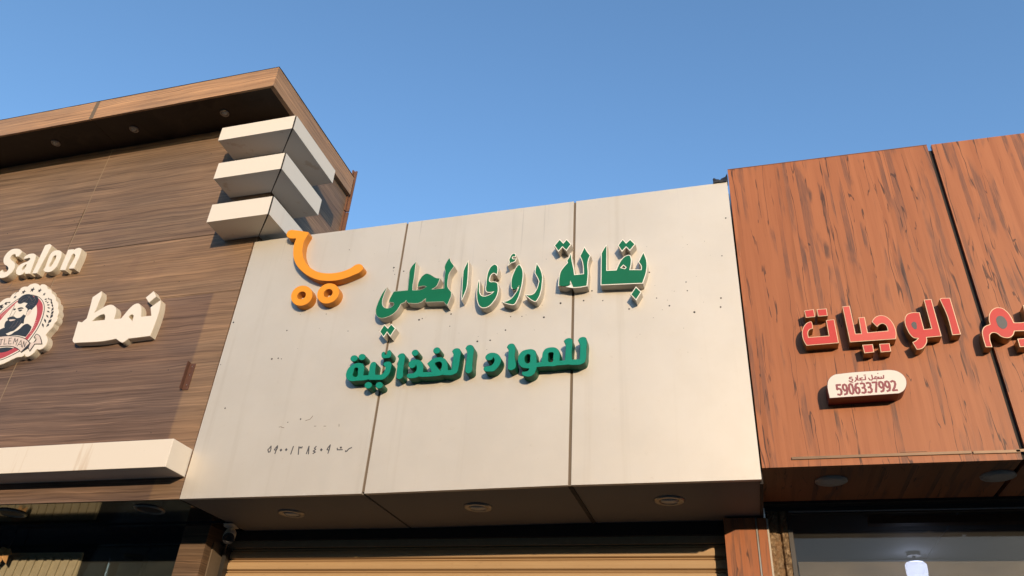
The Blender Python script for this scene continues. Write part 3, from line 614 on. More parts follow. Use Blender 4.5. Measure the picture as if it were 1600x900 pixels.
    ',42260,1],[-55178,42604,0],[-55836,42869,0],[-56662,42992,0],[-57246,42979,0],[-58069,42847,0]]]],["bannerin",[[[-58824,43820,0],[-58360,43968,0],[-57766,43979,'
    '0],[-56987,43974,0],[-56174,43890,0],[-55410,43715,0],[-54714,43431,0],[-54233,43099,1],[-54732,42349,1],[-55144,42654,0],[-55839,42933,0],[-56696,43059,0],[-57'
    '281,43045,0],[-58107,42919,0]]]],["tail",[[[-54048,43135,0],[-53747,43109,0],[-53637,43336,0],[-53777,43532,0],[-53950,43627,1],[-53901,43850,0],[-53624,43756,0'
    '],[-53230,43352,0],[-52951,42946,1],[-53664,42997,1],[-53871,42391,1],[-54099,42670,1]]]],["badlow",[[[-58025,42764,0],[-57203,42896,0],[-56623,42915,0],[-55894'
    ',42811,0],[-55720,42755,1],[-56145,42555,0],[-56972,42451,0],[-57627,42573,0]]]]]},"stars":[[[-58170,47942,0],[-57988,47922,0]],[[-57457,48379,0],[-57208,48351,'
    '0]],[[-56573,48508,0],[-56291,48477,0]],[[-55715,48327,0],[-55480,48301,0]],[[-55031,47886,0],[-54854,47867,0]]],"leaves":[[[-54740,47301,1],[-54557,47258,1],[-'
    '54444,47385,1],[-54683,47412,1]],[[-54431,47488,1],[-54355,47333,1],[-54119,47179,1],[-54254,47393,1]],[[-54125,47370,1],[-54071,47194,1],[-53812,46986,1],[-539'
    '26,47235,1]],[[-54572,47089,1],[-54434,47066,1],[-54362,47177,1],[-54540,47182,1]],[[-54343,46927,1],[-54201,46915,1],[-54142,47045,1],[-54322,47035,1]],[[-5397'
    '4,47099,1],[-53893,46897,1],[-53593,46680,1],[-53745,46960,1]],[[-54219,46725,1],[-54031,46644,1],[-53863,46717,1],[-54118,46800,1]],[[-53718,46802,1],[-53680,4'
    '6624,1],[-53424,46397,1],[-53517,46651,1]],[[-54044,46472,1],[-53868,46349,1],[-53644,46345,1],[-53895,46493,1]],[[-53363,46413,1],[-53511,46318,1],[-53426,4602'
    '3,1],[-53266,46192,1]],[[-53944,46134,1],[-53764,45980,1],[-53496,45934,1],[-53760,46126,1]],[[-53196,46067,1],[-53379,45982,1],[-53319,45669,1],[-53114,45828,1'
    ']],[[-53813,45752,1],[-53700,45557,1],[-53395,45383,1],[-53587,45647,1]],[[-53109,45741,1],[-53307,45649,1],[-53242,45309,1],[-53019,45483,1]],[[-53834,45382,1]'
    ',[-53764,45161,1],[-53436,44903,1],[-53580,45214,1]],[[-53029,45260,1],[-53264,45184,1],[-53233,44833,1],[-52960,44989,1]],[[-53838,44953,1],[-53793,44747,1],[-'
    '53493,44488,1],[-53602,44780,1]],[[-53081,44835,1],[-53261,44777,1],[-53237,44509,1],[-53028,44628,1]],[[-59435,47021,1],[-59153,47021,1],[-59080,47310,1],[-594'
    '31,47256,1]],[[-59022,47350,1],[-58791,47314,1],[-58678,47495,1],[-58975,47504,1]],[[-59329,46943,1],[-59065,46883,1],[-58909,47061,1],[-59254,47099,1]],[[-5904'
    '8,47348,1],[-58853,47229,1],[-58632,47245,1],[-58904,47383,1]],[[-58678,47399,1],[-58498,47358,1],[-58392,47480,1],[-58626,47506,1]],[[-59364,46780,1],[-59147,4'
    '6717,1],[-58999,46840,1],[-59285,46892,1]]],"tleman":[[[[-58485,43522],[-58308,43640],[-58522,43364],[-58293,43158],[-58116,43276],[-58300,43399]]],[[[-58103,43'
    '649],[-57912,43686]],[[-58103,43649],[-57916,43179],[-57681,43186]],[[-58010,43416],[-57834,43422]]],[[[-57542,43147],[-57772,43647],[-57293,43126],[-57549,4365'
    '4]]],[[[-57547,43697],[-57256,43708]],[[-57384,43704],[-57231,43200]]],[[[-57084,43757],[-56925,43216],[-56636,43228]]],[[[-56664,43747],[-56371,43753]],[[-5662'
    '0,43743],[-56445,43201],[-56124,43184]],[[-56533,43479],[-56322,43482]]],[[[-55931,43151],[-56018,43721],[-55786,43329],[-55656,43620],[-55552,43003]]],[[[-5538'
    '9,42910],[-55256,43441],[-54879,42799]],[[-55319,43062],[-55041,43053]]],[[[-54774,42727],[-54908,43326],[-54559,42761],[-54608,43237]]]],"num":[[[[-29926,33089'
    '],[-29976,33196],[-29888,33297],[-29796,33441],[-29756,33228],[-29777,33040],[-29885,33016],[-29926,33089]]],[[[-29308,33440],[-29444,33257],[-29476,33166],[-29'
    '334,33126],[-29279,33271],[-29308,33440],[-29331,33168],[-29368,32898]]],[[[-28085,33344],[-28122,33116],[-28161,32806]]],[[[-27424,33294],[-27428,33211],[-2751'
    '8,33215],[-27546,33278],[-27518,33215],[-27631,33219],[-27663,33304],[-27592,32762]]],[[[-26999,32787],[-26914,33304],[-26839,32764]]],[[[-26375,33268],[-26482,'
    '33149],[-26375,33061],[-26528,32956],[-26357,32875],[-26512,32779]]],[[[-25354,33326],[-25506,33106],[-25529,33004],[-25368,32964],[-25354,33326],[-25375,32998]'
    ',[-25412,32754]]],[[[-24803,33075],[-24773,32963],[-24412,32956]]],[[[-24597,33128],[-24501,33123]]],[[[-24162,32884],[-24157,32815],[-24067,32839],[-24000,3293'
    '8],[-23947,32997],[-23767,33071]]]],"ndot":[[-28971,33123],[-28576,33135],[-25947,33014]],"par":[[[[8405,35479],[8374,35312],[8254,35303],[8272,35404]]],[[[8254'
    ',35303],[8146,35301],[8153,35402]]],[[[8146,35301],[7914,35311],[7979,35435],[8124,35370]]],[[[7914,35311],[7815,35311],[7812,35539],[7822,35317],[7760,35240],['
    '7663,35261],[7626,35372]]],[[[7472,35479],[7455,35293],[7252,35283],[7169,35381],[7318,35415]]],[[[7252,35283],[7058,35287],[7076,35569]]],[[[6988,35452],[6993,'
    '35315],[6896,35213]]],[[[6791,35487],[6681,35484],[6640,35409],[6805,35363],[6783,35262],[6665,35212],[6605,35285]]]],"pdot":[[7430,35564],[7490,35566],[8012,35'
    '222],[7252,35195],[6713,35151],[6779,35153],[8140,35618]],"pnum":[[5859,34465],[8961,34552],[5865,35063],[8952,35119]],"holes":[[-26941,49168],[-27751,43509],[-'
    '25684,41894],[-30750,42405],[-17902,42524],[-17893,41553],[-13557,41889],[-12764,41830],[-11231,41609],[-13853,40876],[-14880,40188],[-15782,40190],[-22892,4701'
    '5],[-22879,46723],[-22727,46399],[-22041,46599],[-10119,42589],[-7995,43330],[-3761,42307],[-2978,41647],[-4158,44349],[-5556,41673],[1073,48080],[-1831,43315],'
    '[237,41877],[-1792,42650],[-1459,41019],[-35521,51161],[-35618,43563],[-35677,39987],[-34253,36448],[-31431,40122],[-30909,40132],[-30629,40058],[-28925,35099],'
    '[-27988,35281],[567,45069],[-22826,41502],[-24536,33084],[163,41227],[-8553,42623],[-7267,42487],[-20263,42292],[-20032,42373]],"holes2":[[[10504,38740,0],[1061'
    '6,38817,0],[10722,38768,0],[10731,38524,0],[10692,38334,1],[10579,38345,0],[10489,38474,0]],[[14760,38635,0],[14910,38772,0],[15069,38743,0],[15187,38551,0],[15'
    '210,38249,0],[15082,38006,0],[14903,37946,0],[14771,38078,0],[14714,38382,0]]],"sholes":[[-43617,40057],[-40217,39910],[-39940,34909],[-45251,50369],[-50436,506'
    '21],[-54002,57065],[-43294,62084],[-61082,58144],[-56097,56273],[-63587,55869],[-41988,48008],[-48879,40450]],"scuff":[[[-27592,35143],[-27251,35240],[-27106,35'
    '464]],[[-29332,34750],[-29126,34712]],[[-26847,34713],[-26701,34706]],[[-26122,34675],[-25953,34667]],[[-25001,34753],[-24970,34593]],[[-29537,34784],[-29346,34'
    '807]]],"strands":[[[-57399,47419],[-57331,47711],[-57071,47833]],[[-57178,47296],[-57027,47529],[-56742,47598]],[[-57010,47278],[-56639,47388],[-56534,47825]],['
    '[-56759,47850],[-56345,47655],[-56106,47381]],[[-55899,47607],[-55687,47386],[-55672,47137]],[[-56232,47098],[-55924,47114],[-55597,46982]],[[-56101,46936],[-55'
    '769,46901],[-55553,46781]],[[-56056,47277],[-55904,47508],[-55893,47706]],[[-56307,46712],[-56187,46896],[-56025,46781]],[[-56594,45381],[-56558,44994],[-56795,'
    '44636]],[[-56925,45413],[-56997,45036],[-57149,44716]],[[-56285,45495],[-56249,45108],[-56378,44739]],[[-56515,45401],[-56695,44926],[-56956,44733]],[[-59256,49'
    '503],[-59413,49056],[-59564,48816]],[[-57947,48738],[-58247,48365],[-58333,48212]],[[-58555,48653],[-58736,48368]]],"feat":[[[-57762,46812],[-57723,46366],[-577'
    '36,46025],[-57660,45823]],[[-57327,46424],[-57365,46183],[-57373,45989]],[[-57779,47111],[-57708,46757]],[[-57540,46006],[-57292,45932],[-57142,45845]],[[-56005'
    ',46095],[-55966,45801]],[[-54046,43609],[-53742,43397],[-53820,43142]],[[-56650,47464],[-56375,47335]],[[-56486,47945],[-56056,47823],[-55656,47432],[-55439,470'
    '88]]],"ticks":[[[-58807,46171],[-58554,45950]],[[-58736,46262],[-58483,46041]],[[-58666,46353],[-58413,46131]],[[-58595,46444],[-58342,46222]],[[-58524,46535],['
    '-58271,46313]],[[-58453,46627],[-58200,46404]],[[-58382,46718],[-58129,46495]],[[-58311,46810],[-58058,46586]],[[-58240,46901],[-57987,46678]],[[-58169,46993],['
    '-57916,46769]],[[-58097,47085],[-57845,46860]],[[-54462,45202],[-54699,45269]],[[-54465,45051],[-54703,45117]],[[-54469,44899],[-54706,44965]],[[-54473,44749],['
    '-54710,44814]],[[-54476,44598],[-54713,44663]],[[-54480,44448],[-54716,44513]],[[-54483,44298],[-54720,44363]],[[-54487,44149],[-54723,44213]],[[-54491,44000],['
    '-54726,44064]]]}')

# ------------------------------------------------------------------ the ground and the street
def struct(name, vf, mat): return tag(part(name, vf, mat), kind='structure')
struct('ground', box(-900, 900, -900, 900, -.5, -.004), M['soil'])
struct('road', box(-400, 400, -14, -5.2, -.3, 0), M['asphalt'])
struct('pavement', box(-60, 60, -5.05, 1.2, -.3, .13), M['pave'])
struct('far_pavement', box(-60, 60, -16.5, -14.15, -.3, .13), M['pave'])
kerb = [box(-60 + i * 1.0, -60 + i * 1.0 + .985, -5.2, -5.05, -.3, .125, .012) for i in range(120)]
tag(part('kerb', join(*kerb), M['stone']), kind='structure')
for k in range(-10, 10):
    tag(part('road_marking', box(k * 6.0, k * 6.0 + 3, -9.7, -9.58, 0, .004), M['paint']), kind='structure')

# unseen blocks added opposite, heights set to shade the road and darken glass reflections
for x0, x1, dep, hgt, lab in ((-46, -21.6, 10, 9.6, 'unseen beige apartment block added for reflections across the street, far left'), (-21.0, -2.0, 9, 9.9, 'unseen tall plain block added across the street to darken reflections, left of centre'),
                              (-1.4, 27, 9, 5.80, 'unseen low flat-roofed block added to shade the street, right of centre'), (27.5, 60, 10, 5.7, 'unseen long low block added to shade the street at far right')):
    t = thing('unseen_street_block', ((x0 + x1) / 2, -17, 0), lab, 'building')
    part('wall', box(x0, x1, -17 - dep, -17, 0, hgt), M['beige'], t)
    part('cornice', box(x0 - .2, x1 + .2, -16.99, -16.7, hgt, hgt + .17), M['stone'], t)
    part('parapet', box(x0, x1, -17.2, -16.995, hgt + .172, hgt + .53), M['beige'], t)
    nw = int((x1 - x0) / 2.6)
    for i in range(nw):
        xw = x0 + 1 + i * 2.6
        f = part('window', box(xw, xw + 1.2, -17.0, -16.96, 3.3, 4.7), M['frame'], t)
        part('pane', box(xw + .1, xw + 1.1, -16.96, -16.95, 3.4, 4.6), M['gloss'], f)

# ------------------------------------------------------------------ grocery in the middle
G = thing('grocery_shop', (-1.72, 0, 0), 'low middle shop faced with three satin grey panels over a tan roller shutter', 'building')
YF = -.002
xs = [-3.588, -2.253, -2.234, -.938, -.919, .140]
xt = [-3.577, -2.244, -2.227, -.934, -.917, .143]
ZB = [3.001, 3.001, 3.001, 3.0155, 3.0155, 3.0155]
for i in range(3):
    a, b = 2 * i, 2 * i + 1
    part('facade_panel', quadprism([(xs[a], ZB[a]), (xs[b], ZB[b]), (xt[b], 5.114), (xt[a], 5.113)], YF, .03), M['panel'], G)
for i in (1, 3):
    part('joint_seal', quadprism([(xs[i] - .003, 3.012), (xs[i + 1] + .003, 3.012), (xt[i + 1] + .003, 5.106), (xt[i] - .003, 5.106)], .004, .036), M['seal'], G)
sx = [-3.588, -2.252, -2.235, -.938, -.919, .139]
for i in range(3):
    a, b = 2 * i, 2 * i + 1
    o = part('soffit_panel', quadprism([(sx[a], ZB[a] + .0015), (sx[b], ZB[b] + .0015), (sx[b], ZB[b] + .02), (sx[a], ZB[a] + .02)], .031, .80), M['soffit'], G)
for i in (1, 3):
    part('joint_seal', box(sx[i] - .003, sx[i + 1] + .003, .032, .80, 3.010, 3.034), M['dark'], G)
part('wall', box(-3.56, .128, .04, .95, 3.04, 5.07), M['wall'], G)
part('rear_wall', box(-3.56, .128, .99, 7, 0, 4.55), M['wall'], G)
part('lintel', box(-3.72, -.098, .826, .95, 2.885, 2.932), M['lintelm'], G)
sh = part('roller_shutter', box(-3.70, -.10, .80, .95, 2.932, 3.03), M['dark'], G)
for x0, x1 in ((-3.735, -3.70), (-.10, -.085)):
    part('guide_rail', box(x0, x1, .80, .95, .13, 2.885), M['frame'], sh)
pitch = .0775
def slat_vf(z):
    pr = [(.872, 0), (.858, .003), (.850, .008), (.847, .030), (.850, .052), (.858, .057), (.866, .0585), (.866, .0615), (.856, .064), (.853, .068), (.856, .072), (.866, .0745), (.872, .0765), (.88, .0765), (.88, 0)]
    n = len(pr)
    V = [(-3.70, y, z + h) for y, h in pr] + [(-.10, y, z + h) for y, h in pr]
    return V, [(i, (i + 1) % n, n + (i + 1) % n, n + i) for i in range(n)] + [tuple(range(n)), tuple(range(2 * n - 1, n - 1, -1))]
zt = 2.885
first = None
for k in range(35):
    z = zt - (k + 1) * pitch
    if first is None:
        first = part('slat', slat_vf(z), M['shutter'], sh); z0 = WORLD[first].copy()
    else:
        c = first.copy(); COL.objects.link(c); c.parent = sh; c.location = z0 + Vector((random.uniform(-.004, .004), random.uniform(-.001, .001), -k * pitch)) - WORLD[sh]
# screw holes left by older signs
hv = []
for x, z in D['holes']:
    r = random.choice((.0042, .0055, .0068, .0035)); n = 10
    hv.append(([(x / 1e4 + r * math.cos(q * 6.2832 / n), YF - .0012, z / 1e4 + r * random.uniform(.85, 1.1) * math.sin(q * 6.2832 / n)) for q in range(n)] + [(x / 1e4 + r * math.cos(q * 6.2832 / n), YF, z / 1e4 + r * math.sin(q * 6.2832 / n)) for q in range(n)], [tuple(range(n))] + [(q, (q + 1) % n, n + (q + 1) % n, n + q) for q in range(n)]))
rr = random.Random(3)
for k in range(60):
    x = rr.uniform(-3.2, .05); z = rr.choice((4.62, 4.40, 4.1)) + rr.gauss(0, .16); r = rr.uniform(.0012, .0026)
    hv.append(quadprism([(x - r, z), (x, z - r), (x + r, z), (x, z + r)], YF - .0009, YF))
part('screw_holes', join(*hv), M['ink'], G, kind='stuff')
pn = part('printed_number', quadprism([(-3.03, 3.225), (-2.49, 3.225), (-2.49, 3.227), (-3.03, 3.227)], YF + .0005, YF + .02), M['panel'], G, label='row of small grey Arabic-Indic digits printed low on the left panel')
for l in D['num']:
    part('digit', stroke(l, .0076, YF, YF - .0006), M['numi'], pn)
for x, z in D['ndot']:
    x /= 1e4; z /= 1e4
    part('digit', quadprism([(x - .0105, z), (x + .001, z - .0115), (x + .0105, z), (x - .001, z + .0115)], YF - .0006, YF), M['numi'], pn)
# scuffs above the number
sc = D['scuff']
part('scuff_marks', stroke(sc, .0035, YF, YF - .0005), M['seal'], G, kind='stuff')

# ------------------------------------------------------------------ barber salon on the left
S = thing('barber_salon', (-6.3, 0, 0), 'taller brown wood-clad salon building at left with overhanging flat roof cap', 'building')
XV = -5.545
rows = [(3.001, 4.657), (4.660, 5.247), (5.253, 6.52)]
for i, (z0, z1) in enumerate(rows):
    xr = -3.5945
    if z1 > 6:
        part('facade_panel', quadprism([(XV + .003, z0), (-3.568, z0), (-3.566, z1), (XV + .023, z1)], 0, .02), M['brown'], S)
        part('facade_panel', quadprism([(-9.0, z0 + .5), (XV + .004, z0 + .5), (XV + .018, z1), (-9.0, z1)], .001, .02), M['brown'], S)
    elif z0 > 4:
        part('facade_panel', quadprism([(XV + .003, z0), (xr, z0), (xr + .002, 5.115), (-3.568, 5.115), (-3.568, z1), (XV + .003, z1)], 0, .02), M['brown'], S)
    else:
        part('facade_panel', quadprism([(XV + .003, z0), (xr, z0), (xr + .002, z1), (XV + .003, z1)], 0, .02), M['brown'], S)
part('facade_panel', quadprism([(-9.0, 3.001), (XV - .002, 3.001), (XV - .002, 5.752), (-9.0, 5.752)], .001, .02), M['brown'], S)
part('joint_strip', quadprism([(XV - .0035, 3.002), (XV + .0045, 3.002), (XV + .0225, 6.5), (XV + .0145, 6.5)], -.0009, .018), M['seam'], S)
part('wall', box(-9, -3.60, .022, 1.0, 3.03, 6.55), M['dark'], S)
part('rear_wall', box(-9, -4.1, 3.6, 7, 0, 4.6), M['wall'], S)
part('side_wall', box(-3.60, -3.560, .022, 1.149, 4.3, 6.525), M['brownp'], S)
for z0, z1 in ((4.5, 6.285), (6.298, 6.83)):
    part('rear_trim', join(box(-3.5595, -3.545, 1.125, 1.15, z0, z1), box(-3.575, -3.515, 1.15, 1.162, z0, z1)), M['rust'], S, label='rusty edge strip at the back of the side wall' if z1 > 6.5 else None)
part('screw_holes', join(*[quadprism([(x / 1e4 - .005, z / 1e4), (x / 1e4, z / 1e4 - .005), (x / 1e4 + .005, z / 1e4), (x / 1e4, z / 1e4 + .005)], -.0012, .0) for x, z in D['sholes']]), M['ink'], S, kind='stuff')
# roof cap: two lengths with a stained joint
cap = part('roof_cap', box(-9, -3.562, -.36, 1.03, 6.53, 6.68), M['dark'], S)
for x0, x1 in ((-9, -5.452), (-5.440, -3.520)):
    part('cap_front', quadprism([(x0, 6.488), (x1, 6.488), (x1, 6.715), (x0, 6.712)], -.400, -.380), M['brown2'], cap)
part('cap_joint', box(-5.470, -5.424, -.4012, -.383, 6.494, 6.712), M['seal'], cap)
part('cap_side', box(-3.5595, -3.519, -.379, 1.12, 6.488, 6.714), M['brown2'], cap)
part('cap_edge', join(box(-9, -3.516, -.402, -.37, 6.7155, 6.721), box(-3.5595, -3.514, -.37, 1.12, 6.7155, 6.721)), M['dark'], cap)
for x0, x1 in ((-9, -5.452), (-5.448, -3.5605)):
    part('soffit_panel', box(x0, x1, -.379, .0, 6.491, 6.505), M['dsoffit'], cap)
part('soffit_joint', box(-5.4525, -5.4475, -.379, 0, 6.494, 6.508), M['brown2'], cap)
# three cream fins wrapping the corner
for z0, z1, xl, ye in ((6.078, 6.226, -4.045, .475), (5.630, 5.802, -3.955, .375), (5.166, 5.344, -3.878, .27)):
    fin = part('corner_fin', slab([(xl, -.258), (-3.3225, -.258), (-3.562, -.0015), (xl - .006, -.0015)], z0, z1), M['cream'], S)
    part('side_arm', slab([(-3.312, -.252), (-3.312, ye), (-3.556, ye), (-3.556, .002)], z0, z1), M['cream'], fin)
    part('mitre_joint', slab([(-3.322, -.2545), (-3.316, -.251), (-3.552, -.004), (-3.556, -.007)], z0 + .003, z1 - .002), M['dark'], fin)
# lower trim bar and fascia
part('trim_bar', box(-9, -3.596, -.212, -.0005, 3.151, 3.346, .003), M['cream'], S)
part('under_soffit', box(-9, -3.60, .021, 1.02, 3.001, 3.028), M['gloss'], S)
part('soffit_rail', box(-9, -3.62, .55, .58, 2.992, 3.0005), M['gloss'], S)
part('header', box(-9, -3.735, .86, .95, 2.935, 3.0), M['gloss'], S)
post = part('corner_post', box(-3.985, -3.768, .62, .638, .13, 3.0), M['brownq'], S)
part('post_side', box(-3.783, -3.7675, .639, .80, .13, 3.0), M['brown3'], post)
part('edge_trim', box(-3.767, -3.757, .70, .83, .13, 2.9), M['seal'], post)
wd = part('shop_window', join(box(-9, -3.99, .86, .93, .13, .5), box(-4.02, -3.986, .86, .93, .5, 2.935)), M['frame'], S)
for x0, x1 in ((-9, -6.30), (-6.296, -4.83), (-4.824, -4.02)):
    part('pane', box(x0, x1, .888, .896, .5, 2.934), M['glass'], wd)
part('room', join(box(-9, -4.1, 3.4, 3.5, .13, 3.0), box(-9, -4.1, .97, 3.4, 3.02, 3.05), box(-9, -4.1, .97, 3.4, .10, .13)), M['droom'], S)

fz = part('frieze', box(-9, -5.085, .872, .887, 2.60, 2.862), M['reflm'], S, label='beige strip on the salon glass shaped as the reflected block opposite')  # reflection of the building opposite, built as a strip on the glass
part('reflection_ledge', box(-9, -5.075, .856, .871, 2.856, 2.870), M['reflm'], fz)
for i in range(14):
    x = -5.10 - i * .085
    part('reflection_slat', quadprism([(x - .064, 2.66 + .015 * (i % 3)), (x - .016, 2.64), (x, 2.832), (x - .052, 2.838)], .860, .8715), M['reflm'], fz)
part('divider', box(-4.86, -4.845, 1.3, 1.34, .13, 3.0), M['dark'], S)

# ------------------------------------------------------------------ red wood shop on the right
W = thing('red_wood_shop', (2.2, .015, 0), 'shop at right faced with tall red-brown wood grain panels', 'building')
YR = .012
part('facade_panel', quadprism([(.1505, 3.084), (1.419, 3.082), (1.421, 5.224), (.156, 5.233)], YR, .04), M['red'], W)
part('facade_panel', quadprism([(1.446, 3.082), (3.1, 3.08), (3.1, 5.213), (1.448, 5.224)], YR + .001, .04), M['red'], W)
part('facade_panel', quadprism([(3.125, 3.08), (4.8, 3.08), (4.8, 5.20), (3.125, 5.213)], YR, .04), M['red'], W)
for x0, x1 in ((1.405, 1.46), (3.09, 3.13)):
    part('joint_backing', box(x0, x1, .033, .05, 3.09, 5.19), M['dark'], W)
part('top_edge', quadprism([(.156, 5.2335), (1.421, 5.2245), (1.421, 5.2285), (.156, 5.2375)], YR - .002, .045), M['rust'], W)
for x0, x1 in ((.1505, 1.421), (1.446, 3.1), (3.125, 4.8)):
    part('soffit_panel', box(x0, x1, .041, .64, 3.085, 3.105), M['redsoffit'], W)
part('wall', box(.16, 4.8, .052, .66, 3.11, 5.18), M['dark'], W)
part('rear_wall', box(.16, 4.8, 4.2, 7, 0, 4.6), M['wall'], W)
for x0, x1, z in ((.311, 1.195, 3.1235), (1.203, 1.418, 3.1195), (1.40, 3.0, 3.1210)):
    part('batten', quadprism([(x0, z), (x1, z - .002), (x1, z + .0125), (x0, z + .014)], YR - .008, YR - (.0005 if x0 < 1.4 else .002)), M['bronze'], W)
part('batten', quadprism([(.86, 3.1435), (.99, 3.1425), (.99, 3.1445), (.86, 3.1455)], YR - .003, YR), M['bronze'], W)
part('party_wall', box(.1285, .1495, .81, 1.0, 2.6, 5.06), M['dark'], W)
part('gap_filler', box(.1305, .1490, .06, .80, 3.01, 5.06), M['dark'], W)
# posts, plaster and window below
pp = part('corner_post', box(-.094, .093, .70, .78, .13, 3.006), M['red2'], W)
part('post_strip', box(.0955, .1045, .694, .76, .13, 3.004), M['steel'], pp)
part('post_board', box(.107, .160, .702, .78, .13, 3.004), M['red2'], pp)
part('board_edge', box(.1605, .171, .70, .78, .13, 3.0), M['can'], pp)
V, F = [], []
rr = random.Random(5)
bmx = bmesh.new(); bmesh.ops.create_grid(bmx, x_segments=10, y_segments=240, size=.5)
for v in bmx.verts:
    x = .172 + (v.co.x + .5) * .11; z = .13 + (v.co.y + .5) * 2.96
    groove = .03 * math.exp(-((x - .235) / .008) ** 2)
    V.append((x, .745 + groove + rr.uniform(-.006, .006), z))
bmx.verts.index_update(); F = [tuple(v.index for v in f.verts) for f in bmx.faces]; bmx.free()
part('plaster_reveal', (V, F), M['plaster'], W)
part('reveal_back', box(.165, .283, .79, .9, .13, 3.1), M['dark'], W)
part('header', join(box(.15, 4.8, .66, .74, 3.075, 3.13), box(.16, 4.8, .74, .80, 3.055, 3.12)), M['frame'], W)
wd = part('shop_window', join(box(.284, .31, .74, .79, .5, 3.055), box(.284, 4.8, .735, .79, .13, .5), box(.31, 4.8, .742, .785, 3.035, 3.055)), M['frame'], W)
part('frame_rail', tube([(.30, .735, 3.048), (1.2, .735, 3.046), (4.8, .735, 3.044)], .006), M['steel'], wd)
part('pane', box(.312, 4.8, .760, .768, .5, 3.035), M['glass2'], wd)
part('frosted_film', box(.318, 4.75, .756, .7595, .52, 2.752), M['film'], wd)
rm = part('room', join(box(.2, 4.8, 4.0, 4.1, .13, 3.2), box(.19, .28, .80, 4.0, .13, 3.2), box(4.8, 4.85, .80, 4.0, .13, 3.2), box(.2, 4.8, .8, 4.0, .10, .13)), M['ceil'], W)
for i in range(4):
    for j in range(3):
        part('ceiling_board', box(.29 + i * 1.13, 1.41 + i * 1.13, .81 + j * 1.06, 1.862 + j * 1.06, 3.22, 3.24), M['ceil'], rm)
part('ceiling_beam', box(.86, 4.7, 1.46, 1.54, 3.165, 3.215), M['beam'], rm)
part('cove', box(.29, 4.75, 2.7, 2.76, 2.98, 3.21), M['ceil'], rm)

# ------------------------------------------------------------------ lamps
def downlight(name, c, r, label, group, style):
    x, y, z = c
    o = thing(name, c, label, 'ceiling light', group)
    if style == 'ring':
        part('trim_ring', lathe(c, (0, 0, -1), [(r * .62, -.002), (r * .62, .004), (r * .70, .010), (r * .93, .010), (r, .004), (r, -.002)]), M['steel'], o, smooth=False)
        part('lens', lathe((x, y, z - .0045), (0, 0, -1), [(r * .60, 0), (r * .60, .002), (r * .45, .010), (r * .2, .013), (.002, .0135)]), M['lens'], o, smooth=True)
    elif style == 'disc':
        part('trim_ring', lathe(c, (0, 0, -1), [(r * .9, -.002), (r * .9, .008), (r * .95, .010), (r, .007), (r, -.002)]), M['white'], o)
        part('lens', lathe((x, y, z - .002), (0, 0, -1), [(r * .89, 0), (r * .89, .008), (r * .5, .0095), (.002, .010)]), M['white'], o, smooth=True)
    else:
        part('trim_ring', lathe(c, (0, 0, -1), [(r * .80, -.002), (r * .80, .006), (r * .9, .012), (r, .006), (r, -.002)]), M['steel'], o, smooth=True)
        part('reflector', lathe((x, y, z - .003), (0, 0, -1), [(r * .79, 0), (r * .79, .002), (r * .5, .0025), (.002, .003)]), M['black'], o)
    return o
gl = 'round downlights under the grocery facade'
for x, y, s in ((-2.955, .375, 'left panel, nearest the security camera'), (-1.600, .355, 'middle panel'), (-.390, .335, 'right panel, beside the red shop')):
    downlight('ceiling_light', (x, y, 3.0025 if x < -2 else (3.0085 if x < -1 else 3.0168)), .091, 'round silver downlight in the grey soffit under the ' + s, gl, 'ring')
for x, s in ((-6.034, 'leftmost of three'), (-5.124, 'just right of the soffit joint'), (-4.141, 'right one, just above the top cream fin')):
    downlight('ceiling_light', (x, -.195, 6.4905), .043, 'small round downlight in the dark roof overhang, ' + s, 'small downlights in the salon roof overhang', 'ring')
for x, s in ((.523, 'nearer the grey facade'), (1.362, 'below the right panel joint')):
    downlight('ceiling_light', (x, .262, 3.0845), .087, 'flat white disc light in the red wood soffit, ' + s, 'flat disc lights in the red shop soffit', 'disc')
for x, s in ((-5.20, 'at the left picture edge'), (-3.98, 'close to the corner post')):
    downlight('ceiling_light', (x, .20, 3.0005), .105, 'large black recessed light in the glossy soffit ' + s, 'recessed lights in the glossy salon soffit', 'deep')
LX = 1.29
t = thing('ceiling_lamp', (LX, 2.5, 3.0), 'lit bluish white lamp seen through the window of the red shop', 'lamp')
part('lamp_rose', lathe((LX, 2.5, 3.19), (0, 0, 1), [(.05, 0), (.05, .029)]), M['steel'], t)
part('lamp_cord', tube([(LX, 2.5, 3.19), (LX, 2.5, 3.14)], .012), M['black'], t)
bulb = lathe((LX, 2.5, 3.148), (0, 0, -1), [(.03, 0), (.066, .008), (.078, .025), (.077, .09), (.062, .15), (.03, .166), (.002, .168)])
part('lamp_glass', bulb, M['led'], t, smooth=True)

# ------------------------------------------------------------------ small things on the buildings
t = thing('security_camera', (-3.60, .66, 3.0), 'small dusty white bullet security camera under the grey soffit beside the corner post', 'security camera')
part('mount', join(lathe((-3.615, .64, 3.003), (0, 0, -1), [(.045, 0), (.045, .012), (.03, .02)], 18), tube([(-3.615, .64, 2.99), (-3.612, .635, 2.965), (-3.60, .62, 2.945)], .012, 10)), M['camw'], t)
ax = Vector((.46, -.72, -.52)).normalized(); c0 = Vector((-3.612, .665, 2.952))
part('housing', lathe(c0, ax, [(.018, -.01), (.040, 0), (.043, .02), (.043, .115)], 20), M['camw'], t, smooth=True)
part('lens', lathe(c0, ax, [(.0415, .1152), (.0415, .122), (.026, .125), (.015, .115)], 20), M['black'], t)
part('hood', join(tube([c0 + ax * .0 + Vector((0, 0, .047)), c0 + ax * .14 + Vector((0, 0, .047))], .009, 6), slab([(-3.645, .69), (-3.57, .69), (-3.535, .56), (-3.61, .55)], 2.988, 2.992)), M['camw'], t)
part('cable', tube([(-3.62, .68, 2.94), (-3.66, .72, 2.90), (-3.70, .77, 2.87), (-3.71, .79, 2.84)], .008), M['black'], t)

